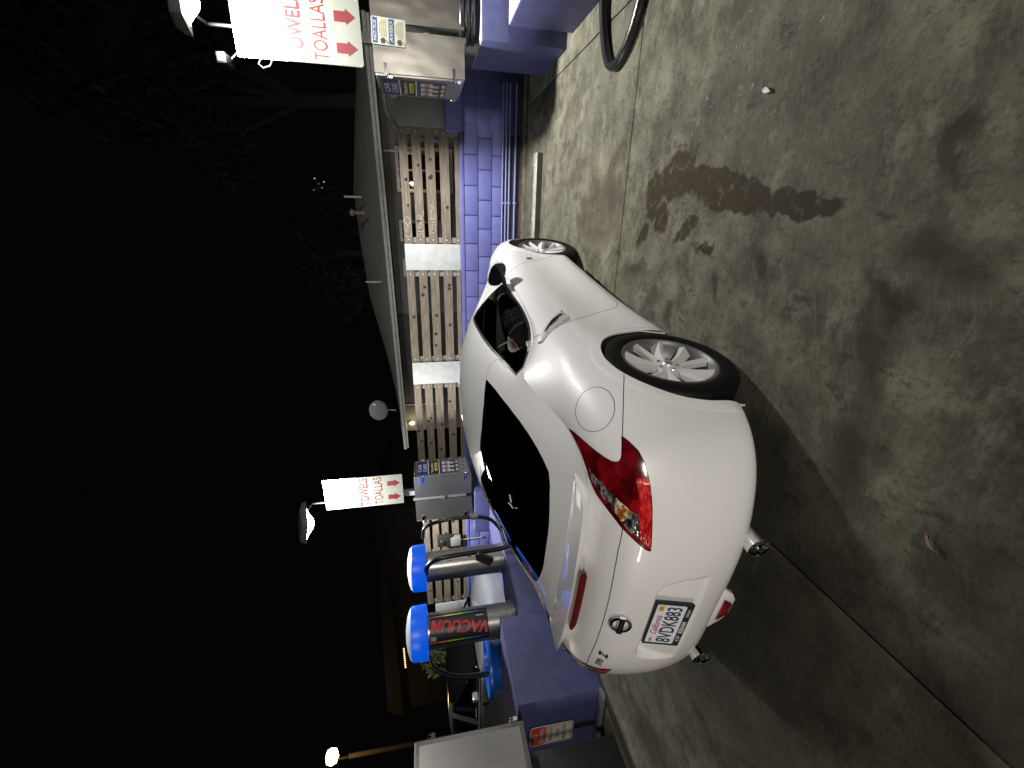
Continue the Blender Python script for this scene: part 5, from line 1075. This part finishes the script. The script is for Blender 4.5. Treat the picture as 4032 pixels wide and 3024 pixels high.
sl = thing('street_lamp','lit amber street lamp on a curved wooden pole at the far left','street lamp',(-26.4,14.0,0)); POLE = mat('pole_wood',(.07,.058,.036),.8,var=.2); m = MB(); m.tube([(-.2,0,0),(-.1,0,4.5),(-.05,0,6.9)],.13,10); m.build('lamp_pole',POLE,sl); m = MB(); m.tube([(-.05,0,6.85),(.25,-.2,7.2),(.9,-.5,7.5),(1.2,-.6,7.55)],.06,8); m.build('lamp_arm',POLE,sl); m = MB(); m.lathe([(0,-.34),(.3,-.22),(.38,0),(.3,.22),(0,.32)],(1.35,-.65,7.5),'z',16); m.build('lamp_globe',mat('sodium_globe',(1,.7,.3),.5,var=0,emit=(1,.66,.25),es=22),sl)
DLT = thing('distant_lights','tiny cluster of red and white lights far away beyond the house roof ridge','lights',(3.6,34,8.6))
for k,(x,z,c_) in enumerate(((0,0,'r'),(.35,.25,'w'),(-.4,.4,'r'),(.15,-.35,'w'),(-.25,-.2,'w'))):
    m = MB(); m.lathe([(0,-.07),(.06,0),(0,.07)],(x,0,z),'z',8); m.build('light_point',mat('far_red',(1,.3,.2),.5,var=0,emit=(1,.25,.12),es=.35) if c_=='r' else mat('far_white',(1,.9,.8),.5,var=0,emit=(1,.85,.8),es=.45),DLT)
l = bpy.data.lights.new('sodium_light','POINT'); l.energy = 60; l.color = (1,.62,.28); l.shadow_soft_size = .3; o = bpy.data.objects.new('sodium_light',l); COL.objects.link(o); o.location = (1.35,-.95,7.2); o.parent = sl
m = MB(); m.tube([(0,0,0),(-8,3,.5)],.012,4); m.tube([(0,.3,-.6),(-8,3.2,-.2)],.012,4)
def leaves(name,par,c,rad,n,size,mt,seed):
    r = random.Random(seed); V, F = [], []
    for i in range(n):
        while True:
            p = Vector((r.uniform(-1,1),r.uniform(-1,1),r.uniform(-1,1)))
            if p.length<1: break
        cl = .7+.3*math.sin(p.x*7+seed)*math.sin(p.y*6)*math.sin(p.z*8+2); p = Vector((p.x*rad[0],p.y*rad[1],p.z*rad[2]))*cl+Vector(c)
        a = Vector((r.gauss(0,1),r.gauss(0,1),r.gauss(0,1))).normalized(); b = a.orthogonal().normalized(); s_ = size*r.uniform(.6,1.4); k = len(V)
        V += [p-a*s_,p+b*s_*.35,p+a*s_,p-b*s_*.35]; F.append((k,k+1,k+2,k+3))
    return MB().add(V,F).build(name,mt,par,smooth=0)
LEAF = mat('leaf_green',(.034,.037,.030),.6,var=.5,scale=3); LEAFY = mat('leaf_yellow_green',(.10,.115,.03),.6,var=.5,scale=9)
def tree(loc,h,crowns,label,seed,size=.16):
    t = thing('leafy_tree',label,'tree',loc,0,'dark trees behind the house'); m = MB(); m.tube([(0,0,0),(.1,0,h*.4),(-.1,.1,h*.75),(.05,0,h)],[.28,.22,.14,.06],10)
    for c,rad,n in crowns: m.tube([(-.02,.02,h*.55),tuple(Vector(c)*.6+Vector((0,0,h*.25))),c],[.12,.07,.02],6)
    m.build('trunk',mat('bark',(.020,.017,.014),.9,var=.3),t)
    for i,(c,rad,n) in enumerate(crowns): leaves('crown',t,c,rad,n,size,LEAF,seed+i)
    return t
tree((4.6,13.5,0),8.5,[((-.2,0,9.2),(1.6,1.6,1.7),2600),((1.0,.2,11.0),(2.4,2,2.0),3600),((3.4,0,10.0),(2.4,2,2.4),3600),((-1.4,-.2,7.0),(1.3,1.2,1.1),1800),((1.2,0,7.4),(2.2,1.6,1.6),2600),((3.6,.2,13.2),(3,2,1.8),3600)],'tall dark leafy tree behind the house at the upper right',21)
tree((.2,16.5,0),5.6,[((0,0,5.6),(1.6,1.4,1.2),1800),((1.5,0,4.8),(1.4,1.2,1.1),1500),((-1.6,.2,4.6),(1.6,1.2,1.0),1500)],'lower dark tree behind the middle of the house roof',40)
bs = thing('leafy_bush','green leafy bush lit from the front, behind the dark sedan','bush',(-9.2,6.0,0)); m = MB(); m.tube([(0,0,0),(.05,0,1.5)],.05,6); m.build('bush_stem',mat('bark',(.020,.017,.014),.9,var=.3),bs); leaves('bush_leaves',bs,(0,0,1.72),(.62,.45,.48),420,.13,mat('bush_leaf_green',(.10,.14,.05),.5,var=.5,scale=9),5)
# ================================================================== litter and small things
def leaf_at(x,y,s_,a,mt,label,nm='fallen_leaf',cat='leaf',group=None):
    V = []; F = []; n = 8
    for i in range(n+1):
        u = i/n; w = math.sin(PI*u)**.8*.17*s_; z = .010+.012*math.sin(u*5)*s_*6; X = (u-.5)*s_
        for q,dz in ((-w,.006),(0,0),(w,.008)): V.append((X*math.cos(a)-q*math.sin(a),X*math.sin(a)+q*math.cos(a),z+dz))
    for i in range(n): F += [(i*3,i*3+3,i*3+4,i*3+1),(i*3+1,i*3+4,i*3+5,i*3+2)]
    o = MB().add(V,F).build(nm,mt,None,smooth=80,loc=(x,y,.0)); tag(o,label,cat,group); return o
leaf_at(.62,-1.22,.055,.9,mat('dry_leaf',(.17,.105,.05),.8,var=.3,scale=40),'curled dry brown leaf on the dark concrete behind the coupe')
leaf_at(2.09,-.05,.066,1.2,mat('paper_white',(.70,.70,.68),.7,var=.1),'white crumpled scrap of paper on the stained concrete at the right','paper_scrap','paper')
m = MB(); m.obox((0,0,.05),(.04,0,0),(0,.012,0),(.01,0,.05)); m.obox((.005,0,.12),(.022,0,0),(0,.012,0),(0,0,.025)); y_ = m.build('yellow_tie',mat('bright_yellow',(.75,.70,.02),.5,var=.1),None,bevel=.006,loc=(-3.78,.52,.0)); tag(y_,'bright yellow plastic tag standing on the ground at the left edge','tag')
gr = thing('drain_grate','black drain grate in the ground left of the blue island','grate',(-4.55,1.05,.004)); m = MB(); m.box((-.55,-.25,-.006),(.55,.25,.0)); m.build('grate_pit',DARK,gr)
for i in range(9): m = MB(); m.box((-.52+i*.12,-.24,.0005),(-.46+i*.12,.24,.012)); m.build('grate_bar',BLACK,gr)
# ================================================================== lit lamp masts of the next bays, behind the camera
def mast(x,y,h,watt,col,label,aim):
    t = thing('bay_light_mast',label,'lamp post',(x,y,0),0,'bay light masts behind the camera'); m = MB(); m.tube([(0,0,0),(0,0,h)],.05,10); m.build('mast_pole',GALV,t)
    d = (Vector(aim)-Vector((x,y,h))).normalized(); s_ = d.cross(Vector((0,0,1))).normalized(); u = s_.cross(d)
    m = MB(); m.obox(Vector((0,0,h))-d*.05,s_*.62,u*.14,d*.04); m.build('lamp_housing',mat('lamp_grey',(.22,.22,.22),.5,.5,var=.1),t,bevel=.01)
    m = MB(); c = Vector((0,0,h))-d*.004; m.add([c-s_*.58-u*.1,c+s_*.58-u*.1,c+s_*.58+u*.1,c-s_*.58+u*.1],[(0,1,2,3)]); m.build('lamp_lens',mat('bay_lens',(.9,.9,.85),.4,var=0,emit=col,es=14),t,smooth=0)
    o = area_lamp('bay_light',Vector((0,0,h))+d*.02,d,1.16,.2,watt,col,t); return t
mast(4.4,-6.2,1.9,REAR_WATT,(1,.945,.86),'lit bay light mast behind the camera, to the right',(0,0,.6))
mast(-3.4,-6.0,1.9,REAR_WATT*.28,(1,.92,.80),'lit bay light mast behind the camera, to the left',(0,0,.6))
